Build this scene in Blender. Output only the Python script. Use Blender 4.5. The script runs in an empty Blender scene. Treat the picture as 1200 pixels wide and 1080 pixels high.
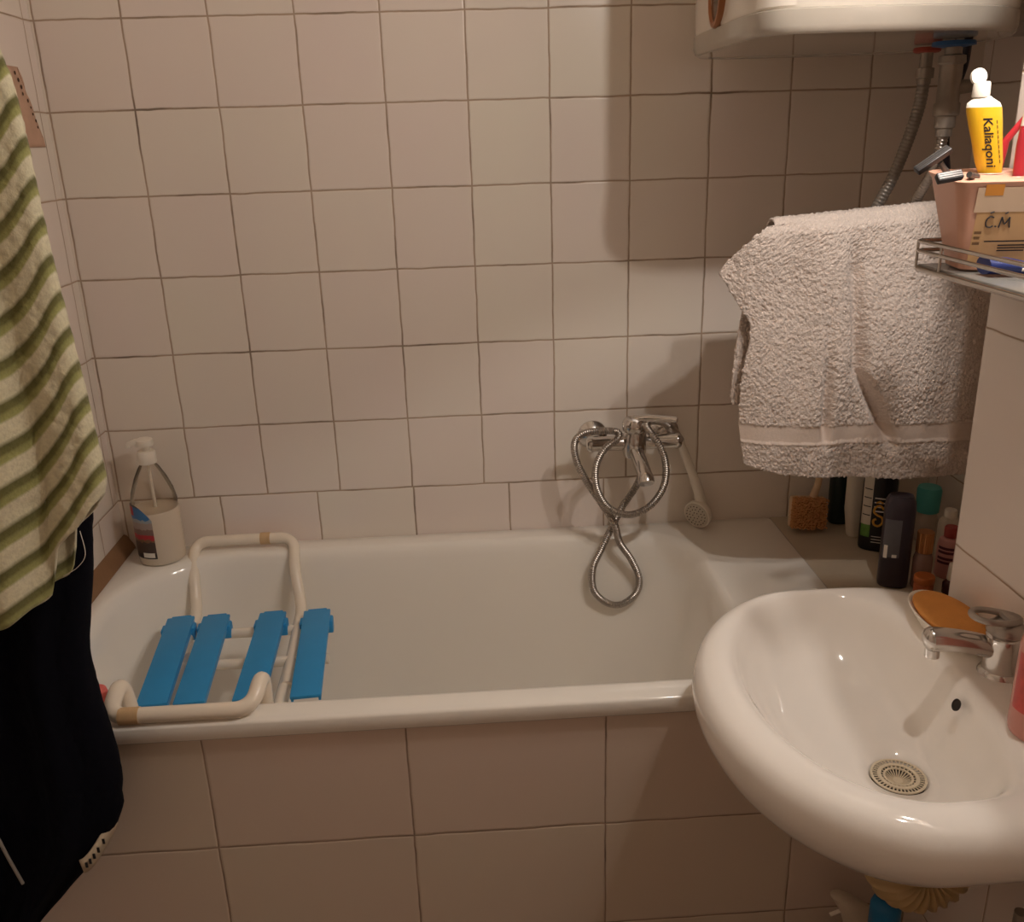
import bpy, bmesh, math, random
from mathutils import Vector, Matrix, noise
random.seed(7)
PI = math.pi
C = bpy.context.scene.collection
ORG = {}

# ------------------------------------------------------------------ helpers
def lin(h):
    h = h.lstrip('#'); o = []
    for i in (0, 2, 4):
        c = int(h[i:i+2], 16)/255
        o.append(c/12.92 if c <= .04045 else ((c+.055)/1.055)**2.4)
    return (*o, 1)

def nd(nt, t, **kw):
    n = nt.nodes.new(t)
    for k, v in kw.items():
        if k in n.inputs: n.inputs[k].default_value = v
        else: setattr(n, k, v)
    return n

def mat(name, col, rough=.5, metal=0, var=.06, vscale=40, bump=0, bscale=200, trans=0, coat=0, ior=1.45, sss=0, sheen=0):
    m = bpy.data.materials.new(name); m.use_nodes = True; nt = m.node_tree
    b = nt.nodes['Principled BSDF']
    col = lin(col) if isinstance(col, str) else col
    b.inputs['Roughness'].default_value = rough
    b.inputs['Metallic'].default_value = metal
    b.inputs['IOR'].default_value = ior
    b.inputs['Transmission Weight'].default_value = trans
    b.inputs['Coat Weight'].default_value = coat
    b.inputs['Sheen Weight'].default_value = sheen
    if sss:
        b.inputs['Subsurface Weight'].default_value = sss
        b.inputs['Subsurface Radius'].default_value = (.01, .008, .006)
    tc = nd(nt, 'ShaderNodeTexCoord')
    if var:
        n = nd(nt, 'ShaderNodeTexNoise', Scale=vscale, Detail=4.0)
        nt.links.new(tc.outputs['Object'], n.inputs['Vector'])
        mx = nd(nt, 'ShaderNodeMix', data_type='RGBA')
        mx.inputs[6].default_value = tuple(max(0, c*(1-var)) for c in col[:3])+(1,)
        mx.inputs[7].default_value = tuple(min(1, c*(1+var)) for c in col[:3])+(1,)
        nt.links.new(n.outputs['Fac'], mx.inputs[0]); nt.links.new(mx.outputs[2], b.inputs['Base Color'])
    else:
        b.inputs['Base Color'].default_value = col
    if bump:
        n2 = nd(nt, 'ShaderNodeTexNoise', Scale=bscale, Detail=3.0)
        nt.links.new(tc.outputs['Object'], n2.inputs['Vector'])
        bp = nd(nt, 'ShaderNodeBump', Strength=bump, Distance=.002)
        nt.links.new(n2.outputs['Fac'], bp.inputs['Height']); nt.links.new(bp.outputs['Normal'], b.inputs['Normal'])
    return m

class MB:
    def __init__(s): s.v = []; s.f = []; s.mi = []; s.uv = {}
    def add(s, v, f, mi=0):
        o = len(s.v); s.v += [Vector(p) for p in v]
        s.f += [tuple(i+o for i in q) for q in f]; s.mi += [mi]*len(f); return s
    def box(s, x0, x1, y0, y1, z0, z1, bev=0, seg=2, M=None, mi=0):
        bm = bmesh.new(); bmesh.ops.create_cube(bm, size=1)
        for v in bm.verts:
            v.co = Vector(((x0+x1)/2+v.co.x*(x1-x0), (y0+y1)/2+v.co.y*(y1-y0), (z0+z1)/2+v.co.z*(z1-z0)))
        if bev: bmesh.ops.bevel(bm, geom=bm.edges[:], offset=bev, segments=seg, profile=.5, affect='EDGES')
        s.addbm(bm, M, mi); return s
    def addbm(s, bm, M=None, mi=0):
        bm.verts.index_update()
        s.add([(M @ v.co) if M else v.co.copy() for v in bm.verts], [[v.index for v in f.verts] for f in bm.faces], mi); bm.free()
    def loft(s, rings, cap0=True, cap1=True, closed=True, mi=0):
        n = len(rings[0]); o = []; f = []
        for r in rings: o += list(r)
        m = n if closed else n-1
        for i in range(len(rings)-1):
            for j in range(m):
                k = (j+1) % n
                f.append((i*n+j, i*n+k, (i+1)*n+k, (i+1)*n+j))
        if cap0: f.append(tuple(range(n-1, -1, -1)))
        if cap1: f.append(tuple((len(rings)-1)*n+j for j in range(n)))
        return s.add(o, f, mi)
    def lathe(s, prof, c=(0, 0, 0), seg=40, M=None, sx=1, sy=1, cap0=True, cap1=True, mi=0):
        c = Vector(c); rings = []
        for r, z in prof:
            rg = []
            for j in range(seg):
                a = 2*PI*j/seg; p = Vector((r*sx*math.cos(a), r*sy*math.sin(a), z))
                rg.append(((M @ p) if M else p)+c)
            rings.append(rg)
        return s.loft(rings, cap0, cap1, mi=mi)
    def tube(s, pts, r, seg=12, cap=True, mi=0):
        pts = [Vector(p) for p in pts]; n = len(pts)
        rr = r if isinstance(r, (list, tuple)) else [r]*n
        T = []
        for i in range(n):
            T.append((pts[min(i+1, n-1)]-pts[max(i-1, 0)]).normalized())
        up = Vector((0, 0, 1)) if abs(T[0].z) < .9 else Vector((1, 0, 0))
        nrm = T[0].cross(up).normalized(); rings = []
        for i in range(n):
            nrm = (nrm-T[i]*nrm.dot(T[i])).normalized(); b = T[i].cross(nrm)
            rings.append([pts[i]+(nrm*math.cos(2*PI*j/seg)+b*math.sin(2*PI*j/seg))*rr[i] for j in range(seg)])
        return s.loft(rings, cap, cap, mi=mi)
    def build(s, name, m, parent=None, smooth=35, org=None):
        root = parent
        if parent is not None: o = ORG[parent.name]
        else: o = Vector(org) if org is not None else Vector((0, 0, 0))
        me = bpy.data.meshes.new(name)
        me.from_pydata([p-o for p in s.v], [], s.f)
        ms = m if isinstance(m, (list, tuple)) else [m]
        for q in ms: me.materials.append(q)
        me.polygons.foreach_set('material_index', s.mi)
        bm = bmesh.new(); bm.from_mesh(me)
        bmesh.ops.recalc_face_normals(bm, faces=bm.faces[:]); bm.to_mesh(me); bm.free()
        if smooth:
            me.shade_smooth(); me.set_sharp_from_angle(angle=math.radians(smooth))
        ob = bpy.data.objects.new(name, me); C.objects.link(ob)
        if parent is not None: ob.parent = parent
        else: ob.location = o
        ORG[ob.name] = o
        return ob

def sp_(v, p): return math.copysign(abs(v)**p, v)

def spline(pts, k=10):
    P = [Vector(p) for p in pts]; o = []
    for i in range(len(P)-1):
        a = P[max(i-1, 0)]; b = P[i]; c = P[i+1]; d = P[min(i+2, len(P)-1)]
        for j in range(k):
            t = j/k
            o.append(.5*((2*b)+(c-a)*t+(2*a-5*b+4*c-d)*t*t+(3*b-a-3*c+d)*t**3))
    o.append(P[-1]); return o

def rounded(pts, r, k=6):
    """polyline with filleted corners"""
    P = [Vector(p) for p in pts]; o = [P[0]]
    for i in range(1, len(P)-1):
        a, b, c = P[i-1], P[i], P[i+1]
        u = (a-b); v = (c-b); q = min(r, u.length*.48, v.length*.48)
        p0 = b+u.normalized()*q; p1 = b+v.normalized()*q
        for j in range(k+1):
            t = j/k; o.append(p0*(1-t)**2+b*2*t*(1-t)+p1*t*t)
    o.append(P[-1]); return o

def interp(x, xs, ys):
    if x <= xs[0]: return ys[0]
    for i in range(len(xs)-1):
        if x <= xs[i+1]:
            t = (x-xs[i])/(xs[i+1]-xs[i]); return ys[i]+(ys[i+1]-ys[i])*t
    return ys[-1]

def smooth_interp(x, xs, ys):
    if x <= xs[0]: return ys[0]
    n = len(xs)
    for i in range(n-1):
        if x <= xs[i+1]:
            t = (x-xs[i])/(xs[i+1]-xs[i]); a = ys[max(i-1, 0)]; b = ys[i]; c = ys[i+1]; d = ys[min(i+2, n-1)]
            return .5*((2*b)+(c-a)*t+(2*a-5*b+4*c-d)*t*t+(3*b-a-3*c+d)*t**3)
    return ys[-1]

def tag(o, label=None, cat=None, group=None, kind=None):
    if label: o['label'] = label
    if cat: o['category'] = cat
    if group: o['group'] = group
    if kind: o['kind'] = kind
    return o

def thing(name, label, cat, loc, group=None):
    o = bpy.data.objects.new(name, None); C.objects.link(o); o.location = loc; o.empty_display_size = .02
    ORG[o.name] = Vector(loc); return tag(o, label, cat, group)

def text_pts(body, size, bold=False):
    cu = bpy.data.curves.new('lettering', 'FONT'); cu.body = body; cu.size = size; cu.align_x = 'CENTER'; cu.align_y = 'CENTER'
    cu.resolution_u = 3
    if bold: cu.offset = size*.012
    ob = bpy.data.objects.new('lettering', cu); C.objects.link(ob)
    dg = bpy.context.evaluated_depsgraph_get(); dg.update()
    me = bpy.data.meshes.new_from_object(ob.evaluated_get(dg))
    bm = bmesh.new(); bm.from_mesh(me)
    bmesh.ops.remove_doubles(bm, verts=bm.verts[:], dist=size*.002)
    bmesh.ops.triangulate(bm, faces=bm.faces[:])
    for _ in range(3):
        long_ = [e for e in bm.edges if e.calc_length() > size*.14]
        if not long_: break
        bmesh.ops.subdivide_edges(bm, edges=long_, cuts=1); bmesh.ops.triangulate(bm, faces=bm.faces[:])
    bm.verts.index_update()
    v = [p.co.copy() for p in bm.verts]; f = [tuple(q.index for q in p.verts) for p in bm.faces]; bm.free()
    bpy.data.objects.remove(ob); bpy.data.meshes.remove(me); bpy.data.curves.remove(cu)
    return v, f

# ------------------------------------------------------------------ tile materials
def tile_mat(name, ua, va, main, low=None, split=None, c0='#d9cfc2', c1='#d8c6bc', grout='#b39e8a', hw=.0009, rough=.2):
    m = bpy.data.materials.new(name); m.use_nodes = True; nt = m.node_tree; L = nt.links.new
    b = nt.nodes['Principled BSDF']
    tc = nd(nt, 'ShaderNodeTexCoord'); sp = nd(nt, 'ShaderNodeSeparateXYZ')
    wob = nd(nt, 'ShaderNodeTexNoise', Scale=16.0, Detail=3.0)
    L(tc.outputs['Object'], wob.inputs['Vector'])
    sub = nd(nt, 'ShaderNodeVectorMath', operation='SUBTRACT'); sub.inputs[1].default_value = (.5, .5, .5)
    L(wob.outputs['Color'], sub.inputs[0])
    sc = nd(nt, 'ShaderNodeVectorMath', operation='SCALE'); sc.inputs['Scale'].default_value = .005
    L(sub.outputs[0], sc.inputs[0])
    ad = nd(nt, 'ShaderNodeVectorMath', operation='ADD'); L(tc.outputs['Object'], ad.inputs[0]); L(sc.outputs[0], ad.inputs[1])
    L(ad.outputs[0], sp.inputs[0])
    def M(op, a, bb=None, c=None):
        n = nd(nt, 'ShaderNodeMath', operation=op)
        for i, q in enumerate((a, bb, c)):
            if q is None: continue
            if isinstance(q, (int, float)): n.inputs[i].default_value = q
            else: L(q, n.inputs[i])
        return n.outputs[0]
    def grid(g):
        (up, ul), (vp, vl) = g; ds = []; ids = []
        for ax, ph, pt in ((ua, up, ul), (va, vp, vl)):
            q = M('DIVIDE', M('SUBTRACT', sp.outputs[ax], ph), pt)
            fr = M('FRACT', M('ADD', q, 100.0)); ids.append(M('FLOOR', M('ADD', q, 100.0)))
            ds.append(M('MULTIPLY', M('MINIMUM', fr, M('SUBTRACT', 1.0, fr)), pt))
        return M('MINIMUM', ds[0], ds[1]), ids
    d, ids = grid(main)
    idv = M('ADD', M('MULTIPLY', ids[0], 7.31), M('MULTIPLY', ids[1], 3.77))
    if low:
        d2, i2 = grid(low); s = M('GREATER_THAN', sp.outputs[va], split)
        mxn = nd(nt, 'ShaderNodeMix'); L(s, mxn.inputs[0]); L(d2, mxn.inputs[2]); L(d, mxn.inputs[3])
        edge = M('ABSOLUTE', M('SUBTRACT', sp.outputs[va], split))
        d = M('MINIMUM', mxn.outputs[0], edge)
        mi = nd(nt, 'ShaderNodeMix'); L(s, mi.inputs[0])
        L(M('ADD', M('MULTIPLY', i2[0], 5.13), 900.0), mi.inputs[2]); L(idv, mi.inputs[3]); idv = mi.outputs[0]
    wn = nd(nt, 'ShaderNodeTexWhiteNoise', noise_dimensions='1D'); L(idv, wn.inputs['W'])
    bl = nd(nt, 'ShaderNodeTexNoise', Scale=4.5, Detail=2.0); L(tc.outputs['Object'], bl.inputs['Vector'])
    t = M('ADD', M('MULTIPLY', wn.outputs['Value'], .6), M('MULTIPLY', M('SUBTRACT', bl.outputs['Fac'], .3), 1.0))
    mx = nd(nt, 'ShaderNodeMix', data_type='RGBA'); mx.inputs[6].default_value = lin(c0); mx.inputs[7].default_value = lin(c1)
    L(t, mx.inputs[0])
    # grout: width and dirtiness vary along the joints
    gd = nd(nt, 'ShaderNodeTexNoise', Scale=9.0, Detail=4.0); L(tc.outputs['Object'], gd.inputs['Vector'])
    w = M('MULTIPLY_ADD', gd.outputs['Fac'], hw*1.2, hw*.5)
    mask = nd(nt, 'ShaderNodeMapRange', interpolation_type='SMOOTHSTEP'); L(d, mask.inputs['Value'])
    L(w, mask.inputs['From Min']); L(M('ADD', w, .0012), mask.inputs['From Max'])
    mask.inputs['To Min'].default_value = 1; mask.inputs['To Max'].default_value = 0
    gr = nd(nt, 'ShaderNodeMix', data_type='RGBA'); gr.inputs[6].default_value = lin(grout)
    gl = lin(grout); gr.inputs[7].default_value = tuple(c*.55 for c in gl[:3])+(1,)
    gs = nd(nt, 'ShaderNodeMapRange'); L(gd.outputs['Fac'], gs.inputs['Value']); gs.inputs['From Min'].default_value = .5; gs.inputs['From Max'].default_value = .7
    L(gs.outputs[0], gr.inputs[0])
    fin = nd(nt, 'ShaderNodeMix', data_type='RGBA'); L(mask.outputs[0], fin.inputs[0]); L(mx.outputs[2], fin.inputs[6]); L(gr.outputs[2], fin.inputs[7])
    L(fin.outputs[2], b.inputs['Base Color'])
    rg = nd(nt, 'ShaderNodeMapRange'); L(mask.outputs[0], rg.inputs['Value']); rg.inputs['To Min'].default_value = rough; rg.inputs['To Max'].default_value = .85
    L(rg.outputs[0], b.inputs['Roughness'])
    bv = nd(nt, 'ShaderNodeMapRange', interpolation_type='SMOOTHSTEP'); L(d, bv.inputs['Value']); bv.inputs['From Max'].default_value = .004
    wv = nd(nt, 'ShaderNodeTexNoise', Scale=6.0, Detail=1.0); L(tc.outputs['Object'], wv.inputs['Vector'])
    hh = M('ADD', bv.outputs[0], M('MULTIPLY', wv.outputs['Fac'], .5))
    bp = nd(nt, 'ShaderNodeBump', Strength=.5, Distance=.0015); L(hh, bp.inputs['Height']); L(bp.outputs['Normal'], b.inputs['Normal'])
    return m

TW = dict(c0='#ebe5d8', c1='#eaddd7')
m_back = tile_mat('back_wall_tiles', 0, 2, ((.14, .15), (.66, .15)), ((.192, .2), (.66, .2)), .66, **TW)
m_left = tile_mat('left_wall_tiles', 1, 2, ((-.028, .15), (.66, .15)), ((-.11, .2), (.66, .2)), .66, **TW)
m_right = tile_mat('right_wall_tiles', 1, 2, ((-.655, .2), (.784, .309)), c0='#e9e1d8', c1='#e7dad3', grout='#b09a86', hw=.0008)
m_niche = tile_mat('niche_wall_tiles', 1, 2, ((-.03, .15), (.66, .15)), **TW)
m_apron = tile_mat('apron_tiles', 0, 2, ((.299, .3), (.325, .2)), c0='#d6cab8', c1='#d6c2b6', grout='#9c8674', hw=.0006)
m_front = tile_mat('front_wall_tiles', 0, 2, ((0, .15), (.66, .15)), **TW)
m_floor = tile_mat('floor_tiles', 0, 1, ((0, .3), (0, .3)), c0='#8a7866', c1='#84705f', grout='#5a4a3c', hw=.002, rough=.4)
m_plaster = mat('ceiling_plaster', '#e6ded0', .9, bump=.2, bscale=60)
m_ledge = mat('ledge_screed', '#bdb09c', .6, var=.1, vscale=14, bump=.1, bscale=50)
m_enamel = mat('bath_enamel', '#f0ece4', .1, var=.025, vscale=5, coat=.3)
m_ceramic = mat('basin_ceramic', '#f2ede6', .07, var=.02, vscale=6, coat=.3)
m_chrome = mat('chrome', '#d2cdc8', .17, 1, var=.1, vscale=60)
m_chrome_dull = mat('dull_chrome', '#b3aca5', .33, 1, var=.2, vscale=50)
m_whitep = mat('white_plastic', '#ece5d8', .35, var=.03)
m_tubew = mat('white_coated_tube', '#eee3d2', .25, var=.03)
m_tape = mat('yellowed_tape', '#cfae84', .5, var=.2, vscale=90)
m_blue = mat('blue_plastic', '#2c93d2', .45, var=.05, vscale=30, bump=.06, bscale=400)
m_wood = mat('brown_wood_strip', '#8c6a4c', .55, var=.25, vscale=25, bump=.2, bscale=120)
m_dark = mat('black_plastic', '#17151a', .35, var=.1)
m_hole_shade = mat('painted_hole_shade', '#2a211a', .8)  # dark colour stands in for the shade inside drain, overflow and cup holes

# ------------------------------------------------------------------ room
def struct(name, mb, m, **k): return tag(mb.build(name, m, smooth=k.get('smooth', 0)), kind='structure')
XL = -.016; XR = 1.395; XN = 1.70; YP = -.655; YF = -2.75; ZC = 2.5
struct('wall_back', MB().box(XL-.1, XN+.1, 0, .1, 0, ZC), m_back)
struct('wall_left', MB().box(XL-.1, XL, YF, 0, 0, ZC), m_left)
struct('wall_right', MB().box(XR, XN+.1, YF, YP, 0, ZC, bev=.002), m_right)
struct('wall_niche', MB().box(XN, XN+.1, YP, 0, 0, ZC), m_niche)
struct('wall_front', MB().box(XL-.1, XN+.1, YF-.1, YF, 0, ZC), m_front)
struct('floor', MB().box(XL-.1, XN+.1, YF-.1, .1, -.1, 0), m_floor)
struct('ceiling', MB().box(XL-.1, XN+.1, YF-.1, .1, ZC, ZC+.1), m_plaster)
struct('wall_apron', MB().box(XL, XR, -.645, -.60, 0, .524), m_apron)
struct('wall_ledge', MB().box(1.3545, XN, YP+.001, 0, 0, .5505), m_ledge)
mb = MB(); rs = []
for y in (-.655, -.002):
    rs.append([Vector((XL, y, .5555)), Vector((XL+.020, y, .5555)), Vector((XL+.018, y, .563)), Vector((XL+.006, y, .583)), Vector((XL, y, .586))])
mb.loft(rs); struct('trim_1', mb, m_wood, smooth=40)

# ------------------------------------------------------------------ bathtub
def rrect(x0, x1, y0, y1, z, rl, rr, ns=14, nc=14):
    """rounded rectangle ring; rl/rr = (rx, ry) of left and right corners"""
    o = []
    cor = [((x1-rr[0], y0+rr[1]), rr, -PI/2), ((x1-rr[0], y1-rr[1]), rr, 0), ((x0+rl[0], y1-rl[1]), rl, PI/2), ((x0+rl[0], y0+rl[1]), rl, PI)]
    arcs = []
    for (cx, cy), (rx, ry), a0 in cor:
        arcs.append([Vector((cx+rx*math.cos(a0+PI/2*j/nc), cy+ry*math.sin(a0+PI/2*j/nc), z)) for j in range(nc+1)])
    for i in range(4):
        o += arcs[i]; e = arcs[i][-1]; s = arcs[(i+1) % 4][0]
        o += [e.lerp(s, j/ns) for j in range(1, ns)]
    return o
X0, X1, Y0, Y1 = XL+.004, 1.354, -.653, -.004
R = []
def ring(x0, x1, y0, y1, z, rl, rr): R.append(rrect(x0, x1, y0, y1, z, rl, rr))
e = .012
ring(X0+.02, X1-.02, Y0+.02, Y1-.02, .5255, (e, e), (e, e))
ring(X0+.003, X1-.003, Y0+.003, Y1-.003, .5255, (e, e), (e, e))
ring(X0, X1, Y0, Y1, .529, (e, e), (e, e))
ring(X0, X1, Y0, Y1, .550, (e, e), (e, e))
ring(X0+.0012, X1-.0012, Y0+.0012, Y1-.0012, .5525, (e, e), (e, e))
ring(X0+.005, X1-.005, Y0+.005, Y1-.005, .5545, (e, e), (e, e))
IL, IR, IF, IB = .022, 1.165, -.607, -.052
RL, RR = (.20, .205), (.12, .14)
def inner(d, z, grow=0, fl=1, fr=1): ring(IL+d*fl, IR-d*fr, IF+d, IB-d, z, (RL[0]-grow*.3, RL[1]-grow*.4), (RR[0]+grow*.15, RR[1]+grow*.15))
inner(-.006, .5545)
inner(0, .5535); inner(.006, .549); inner(.011, .541); inner(.015, .528)
for t in (.1, .2, .32, .46, .6, .74, .85):
    inner(.016+.05*t, .525-.37*t, .1*t, 1+3.2*t*t, 1+1.2*t)
inner(.075, .172, .1, 3.6, 2.0); inner(.10, .152, .1, 3.2, 2.0); inner(.14, .142, .1, 3.0, 2.0)
tub = thing('bathtub', 'white enamelled bathtub with a wide rim, built in behind tiled panels', 'bathtub', (.67, -.33, .142))
MB().loft(R, cap0=False).build('tub_shell', m_enamel, tub, smooth=60)
mb = MB(); mb.lathe([(.026, 0), (.026, .003), (.02, .004)], (1.0, -.33, .1425)); mb.build('drain', m_chrome, tub)

# ------------------------------------------------------------------ bath seat
seat = thing('bath_bench', 'white tube bath seat with four blue slats hanging across the bathtub', 'bath seat', (.28, -.34, .44))
RT = .0115
def bx(t, y):  # the frame sits a little askew across the tub
    return t + (-(y)-.04)*.06
zb = .462
back = [(bx(.148, -.42), -.42, zb), (bx(.148, -.135), -.135, zb), (bx(.139, -.085), -.085, .53), (bx(.137, -.032), -.032, .574),
        (bx(.342, -.032), -.032, .574), (bx(.342, -.085), -.085, .53), (bx(.356, -.135), -.135, zb), (bx(.356, -.42), -.42, zb)]
mb = MB(); mb.tube(rounded(back, .036, 8), RT, 14); bh = mb.build('back_hook', m_tubew, seat, smooth=50)
def fx(t): return t
front = [(.183, -.30, zb-.004), (.183, -.57, zb-.004), (.176, -.588, .598), (.170, -.640, .5675), (.378, -.640, .5675), (.386, -.588, .598), (.378, -.57, zb-.004), (.372, -.30, zb-.004)]
mb = MB(); mb.tube(rounded(front, .03, 8), RT+.0005, 14); fh = mb.build('front_hook', m_tubew, seat, smooth=50)
for (y, xa, xb) in ((-.222, .118, .435), (-.335, .125, .44)):
    MB().tube([(xa, y, zb), (xb, y, zb)], .0095, 12).build('cross_rail', m_tubew, seat, smooth=50)
def band(pts, r, o):
    mb = MB(); mb.tube(pts, r, 14); return mb.build('tape_band', m_tape, o, smooth=50)
b1 = band([(.272, -.032, .574), (.292, -.032, .574)], RT+.0014, bh); b1['label'] = 'yellowed tape band'
b2 = band([(.187, -.640, .5675), (.216, -.640, .5675)], RT+.0014, fh); b2['label'] = 'stained yellow tape band'
for (xb, xf) in ((.1395, .1725), (.2075, .233), (.316, .329), (.4015, .4235)):
    yb, yf = -.19, -.488; zt = .4865; w = .0255
    mb = MB()
    ang = math.atan2(xf-xb, -(yf-yb)); cx, cy = (xb+xf)/2, (yb+yf)/2
    M = Matrix.Translation((cx, cy, 0)) @ Matrix.Rotation(ang, 4, 'Z')
    ln = abs(yb-yf)/2
    mb.box(-w, w, -ln, ln, zt-.007, zt, .002, M=M)
    mb.box(-w*.72, w*.72, ln-.004, ln+.008, zt-.0075, zt-.0015, .002, M=M)
    for q in (-w+.003, w-.003):
        mb.box(q-.002, q+.002, -ln+.004, ln-.004, zt-.014, zt-.005, 0, M=M)
    sl = mb.build('slat', m_blue, seat)
    for yy in (ln-.032, ln-.145):
        mb = MB(); mb.box(-w-.006, w+.006, yy-.013, yy+.013, zt-.030, zt-.0035, .003, M=M) if yy > 0 and yy > ln-.1 else mb.box(-w+.006, w-.006, yy-.012, yy+.012, zt-.030, zt-.006, .003, M=M)
        mb.build('clip', m_blue, sl)

# ------------------------------------------------------------------ pump bottle in the corner
def bottle_mat(name, col, rough, trans): return mat(name, col, rough, trans=trans, var=0, ior=1.3)
m_clear = bottle_mat('clear_plastic', '#e8e0d4', .12, .92)
nt = m_clear.node_tree; tb_ = nd(nt, 'ShaderNodeBsdfTransparent'); tb_.inputs[0].default_value = (.93, .91, .88, 1)
gl_ = nd(nt, 'ShaderNodeBsdfGlossy', Roughness=.12); mxs = nd(nt, 'ShaderNodeMixShader'); fz = nd(nt, 'ShaderNodeFresnel', IOR=1.18)
nt.links.new(fz.outputs[0], mxs.inputs[0]); nt.links.new(tb_.outputs[0], mxs.inputs[1]); nt.links.new(gl_.outputs[0], mxs.inputs[2])
nt.links.new(mxs.outputs[0], nt.nodes['Material Output'].inputs['Surface'])
m_milk = mat('milky_soap', '#d6c8b4', .25, var=.03, sss=.2)
pb = (.0785, -.060, .5545)
pump = thing('soap_bottle', 'tall clear pump bottle of milky liquid soap in the far corner of the tub rim', 'soap bottle', pb)
bp = [(.038, 0), (.044, .003), (.0455, .01), (.0455, .110), (.0445, .128), (.040, .150), (.031, .175), (.0205, .196), (.0152, .204), (.0145, .210)]
MB().lathe([(.0438, .112)]+[q_ for q_ in bp if q_[1] > .112], pb, 48, cap0=False).build('bottle_body', m_clear, pump, smooth=50)
MB().lathe([(.038, 0), (.044, .003), (.0455, .01), (.0455, .110), (.0438, .1122)], pb, 48).build('liquid_soap', m_milk, pump, smooth=50)
mb = MB(); mb.lathe([(.0175, 0.206), (.018, 0.208), (.018, 0.228), (.016, 0.231), (.008, 0.232), (.008, 0.241), (.0165, 0.242), (.017, 0.245), (.016, 0.254), (.010, 0.257)], pb, 32)
mb.tube([Vector(pb)+Vector(q) for q in ((0, 0, 0.250), (-.016, -.004, 0.250), (-.028, -.007, 0.247), (-.031, -.008, 0.241))], [.008, .007, .0055, .005], 12)
mb.build('pump_head', m_whitep, pump, smooth=45)
MB().tube([Vector(pb)+Vector(q) for q in ((0, 0, .204), (.002, 0, .03))], .0035, 8).build('dip_tube', m_whitep, pump)
# wrapped label
m_lab = bpy.data.materials.new('soap_label_print'); m_lab.use_nodes = True
nt = m_lab.node_tree; b_ = nt.nodes['Principled BSDF']; b_.inputs['Roughness'].default_value = .4
uvn = nd(nt, 'ShaderNodeUVMap'); spx = nd(nt, 'ShaderNodeSeparateXYZ'); nt.links.new(uvn.outputs[0], spx.inputs[0])
nz = nd(nt, 'ShaderNodeTexNoise', Scale=9.0, Detail=3.0); nt.links.new(uvn.outputs[0], nz.inputs['Vector'])
sm = nd(nt, 'ShaderNodeMath', operation='MULTIPLY_ADD'); sm.inputs[1].default_value = .10; nt.links.new(nz.outputs['Fac'], sm.inputs[0]); nt.links.new(spx.outputs[1], sm.inputs[2])
cr = nd(nt, 'ShaderNodeValToRGB'); cr.color_ramp.interpolation = 'CONSTANT'; el = cr.color_ramp.elements
cols = [(0, '#2a2220'), (.14, '#4a3a33'), (.36, '#7a5a40'), (.41, '#b02a34'), (.50, '#7a6058'), (.60, '#a09088'), (.72, '#98a0a8'), (.78, '#3a76b0'), (1.0, '#4a4440')]
el[0].position = 0; el[0].color = lin(cols[0][1]); el[1].position = 1; el[1].color = lin(cols[-1][1])
for p, c in cols[1:-1]: q = el.new(p); q.color = lin(c)
nt.links.new(sm.outputs[0], cr.inputs[0]); nt.links.new(cr.outputs[0], b_.inputs['Base Color'])
def wrap_label(name, m, parent, c, r, a0, a1, z0, z1, top=lambda t: 1, sx=1, sy=1, n=16, k=16):
    me = bpy.data.meshes.new(name); v = []; f = []; uv = []
    for i in range(k+1):
        for j in range(n+1):
            t = j/n; a = a0+(a1-a0)*t; zz = z0+(z1-z0)*top(t)*i/k
            v.append(Vector((c[0]+r*sx*math.cos(a), c[1]+r*sy*math.sin(a), c[2]+zz))-ORG[parent.name]); uv.append((t, (zz-z0)/(z1-z0)))
    for i in range(k):
        for j in range(n):
            q = i*(n+1)+j; f.append((q, q+1, q+n+2, q+n+1))
    me.from_pydata(v, [], f); u = me.uv_layers.new(name='UVMap')
    for lp in me.loops: u.data[lp.index].uv = uv[lp.vertex_index]
    me.materials.append(m); me.shade_smooth()
    ob = bpy.data.objects.new(name, me); C.objects.link(ob); ob.parent = parent; ORG[ob.name] = ORG[parent.name]; return ob
A = math.radians
wl = wrap_label('label', m_lab, pump, pb, .0459, A(200), A(276), .018, .132, top=lambda t: 1-.28*max(0, (t-.35)/.65)**2)
wl['label'] = 'dark printed label with red and blue marks'
def wrap_text(body, size, m, parent, c, r, a, z, rot=0, sx=1, sy=1, name='lettering', bold=True):
    v, f = text_pts(body, size, bold); mb = MB(); o = []
    for p in v:
        x, y = p.x*math.cos(rot)-p.y*math.sin(rot), p.x*math.sin(rot)+p.y*math.cos(rot)
        an = a+x/r
        o.append(Vector((c[0]+r*sx*math.cos(an), c[1]+r*sy*math.sin(an), c[2]+z+y)))
    mb.add(o, f); return mb.build(name, m, parent, smooth=0)
m_red = mat('red_print', '#b3262c', .4); m_ink = mat('black_ink', '#1c1a20', .5); m_wprint = mat('white_print', '#e8e2d8', .5)
mb = MB(); vv = []
wrap_label('logo', m_red, pump, pb, .0462, A(206), A(226), .108, .127, n=6, k=2)
wrap_label('text_box', m_wprint, pump, pb, .0462, A(240), A(271), .021, .031, n=6, k=1)

# ------------------------------------------------------------------ pink sponge
mb = MB(); mb.box(.098, .148, -.615, -.565, .5555, .583, .012, 4)
tag(mb.build('bath_sponge', mat('pink_sponge', '#e0726a', .9, bump=.6, bscale=300), smooth=60, org=(.123, -.59, .5555)), 'small salmon pink sponge on the near left corner of the tub rim', 'sponge')

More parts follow.
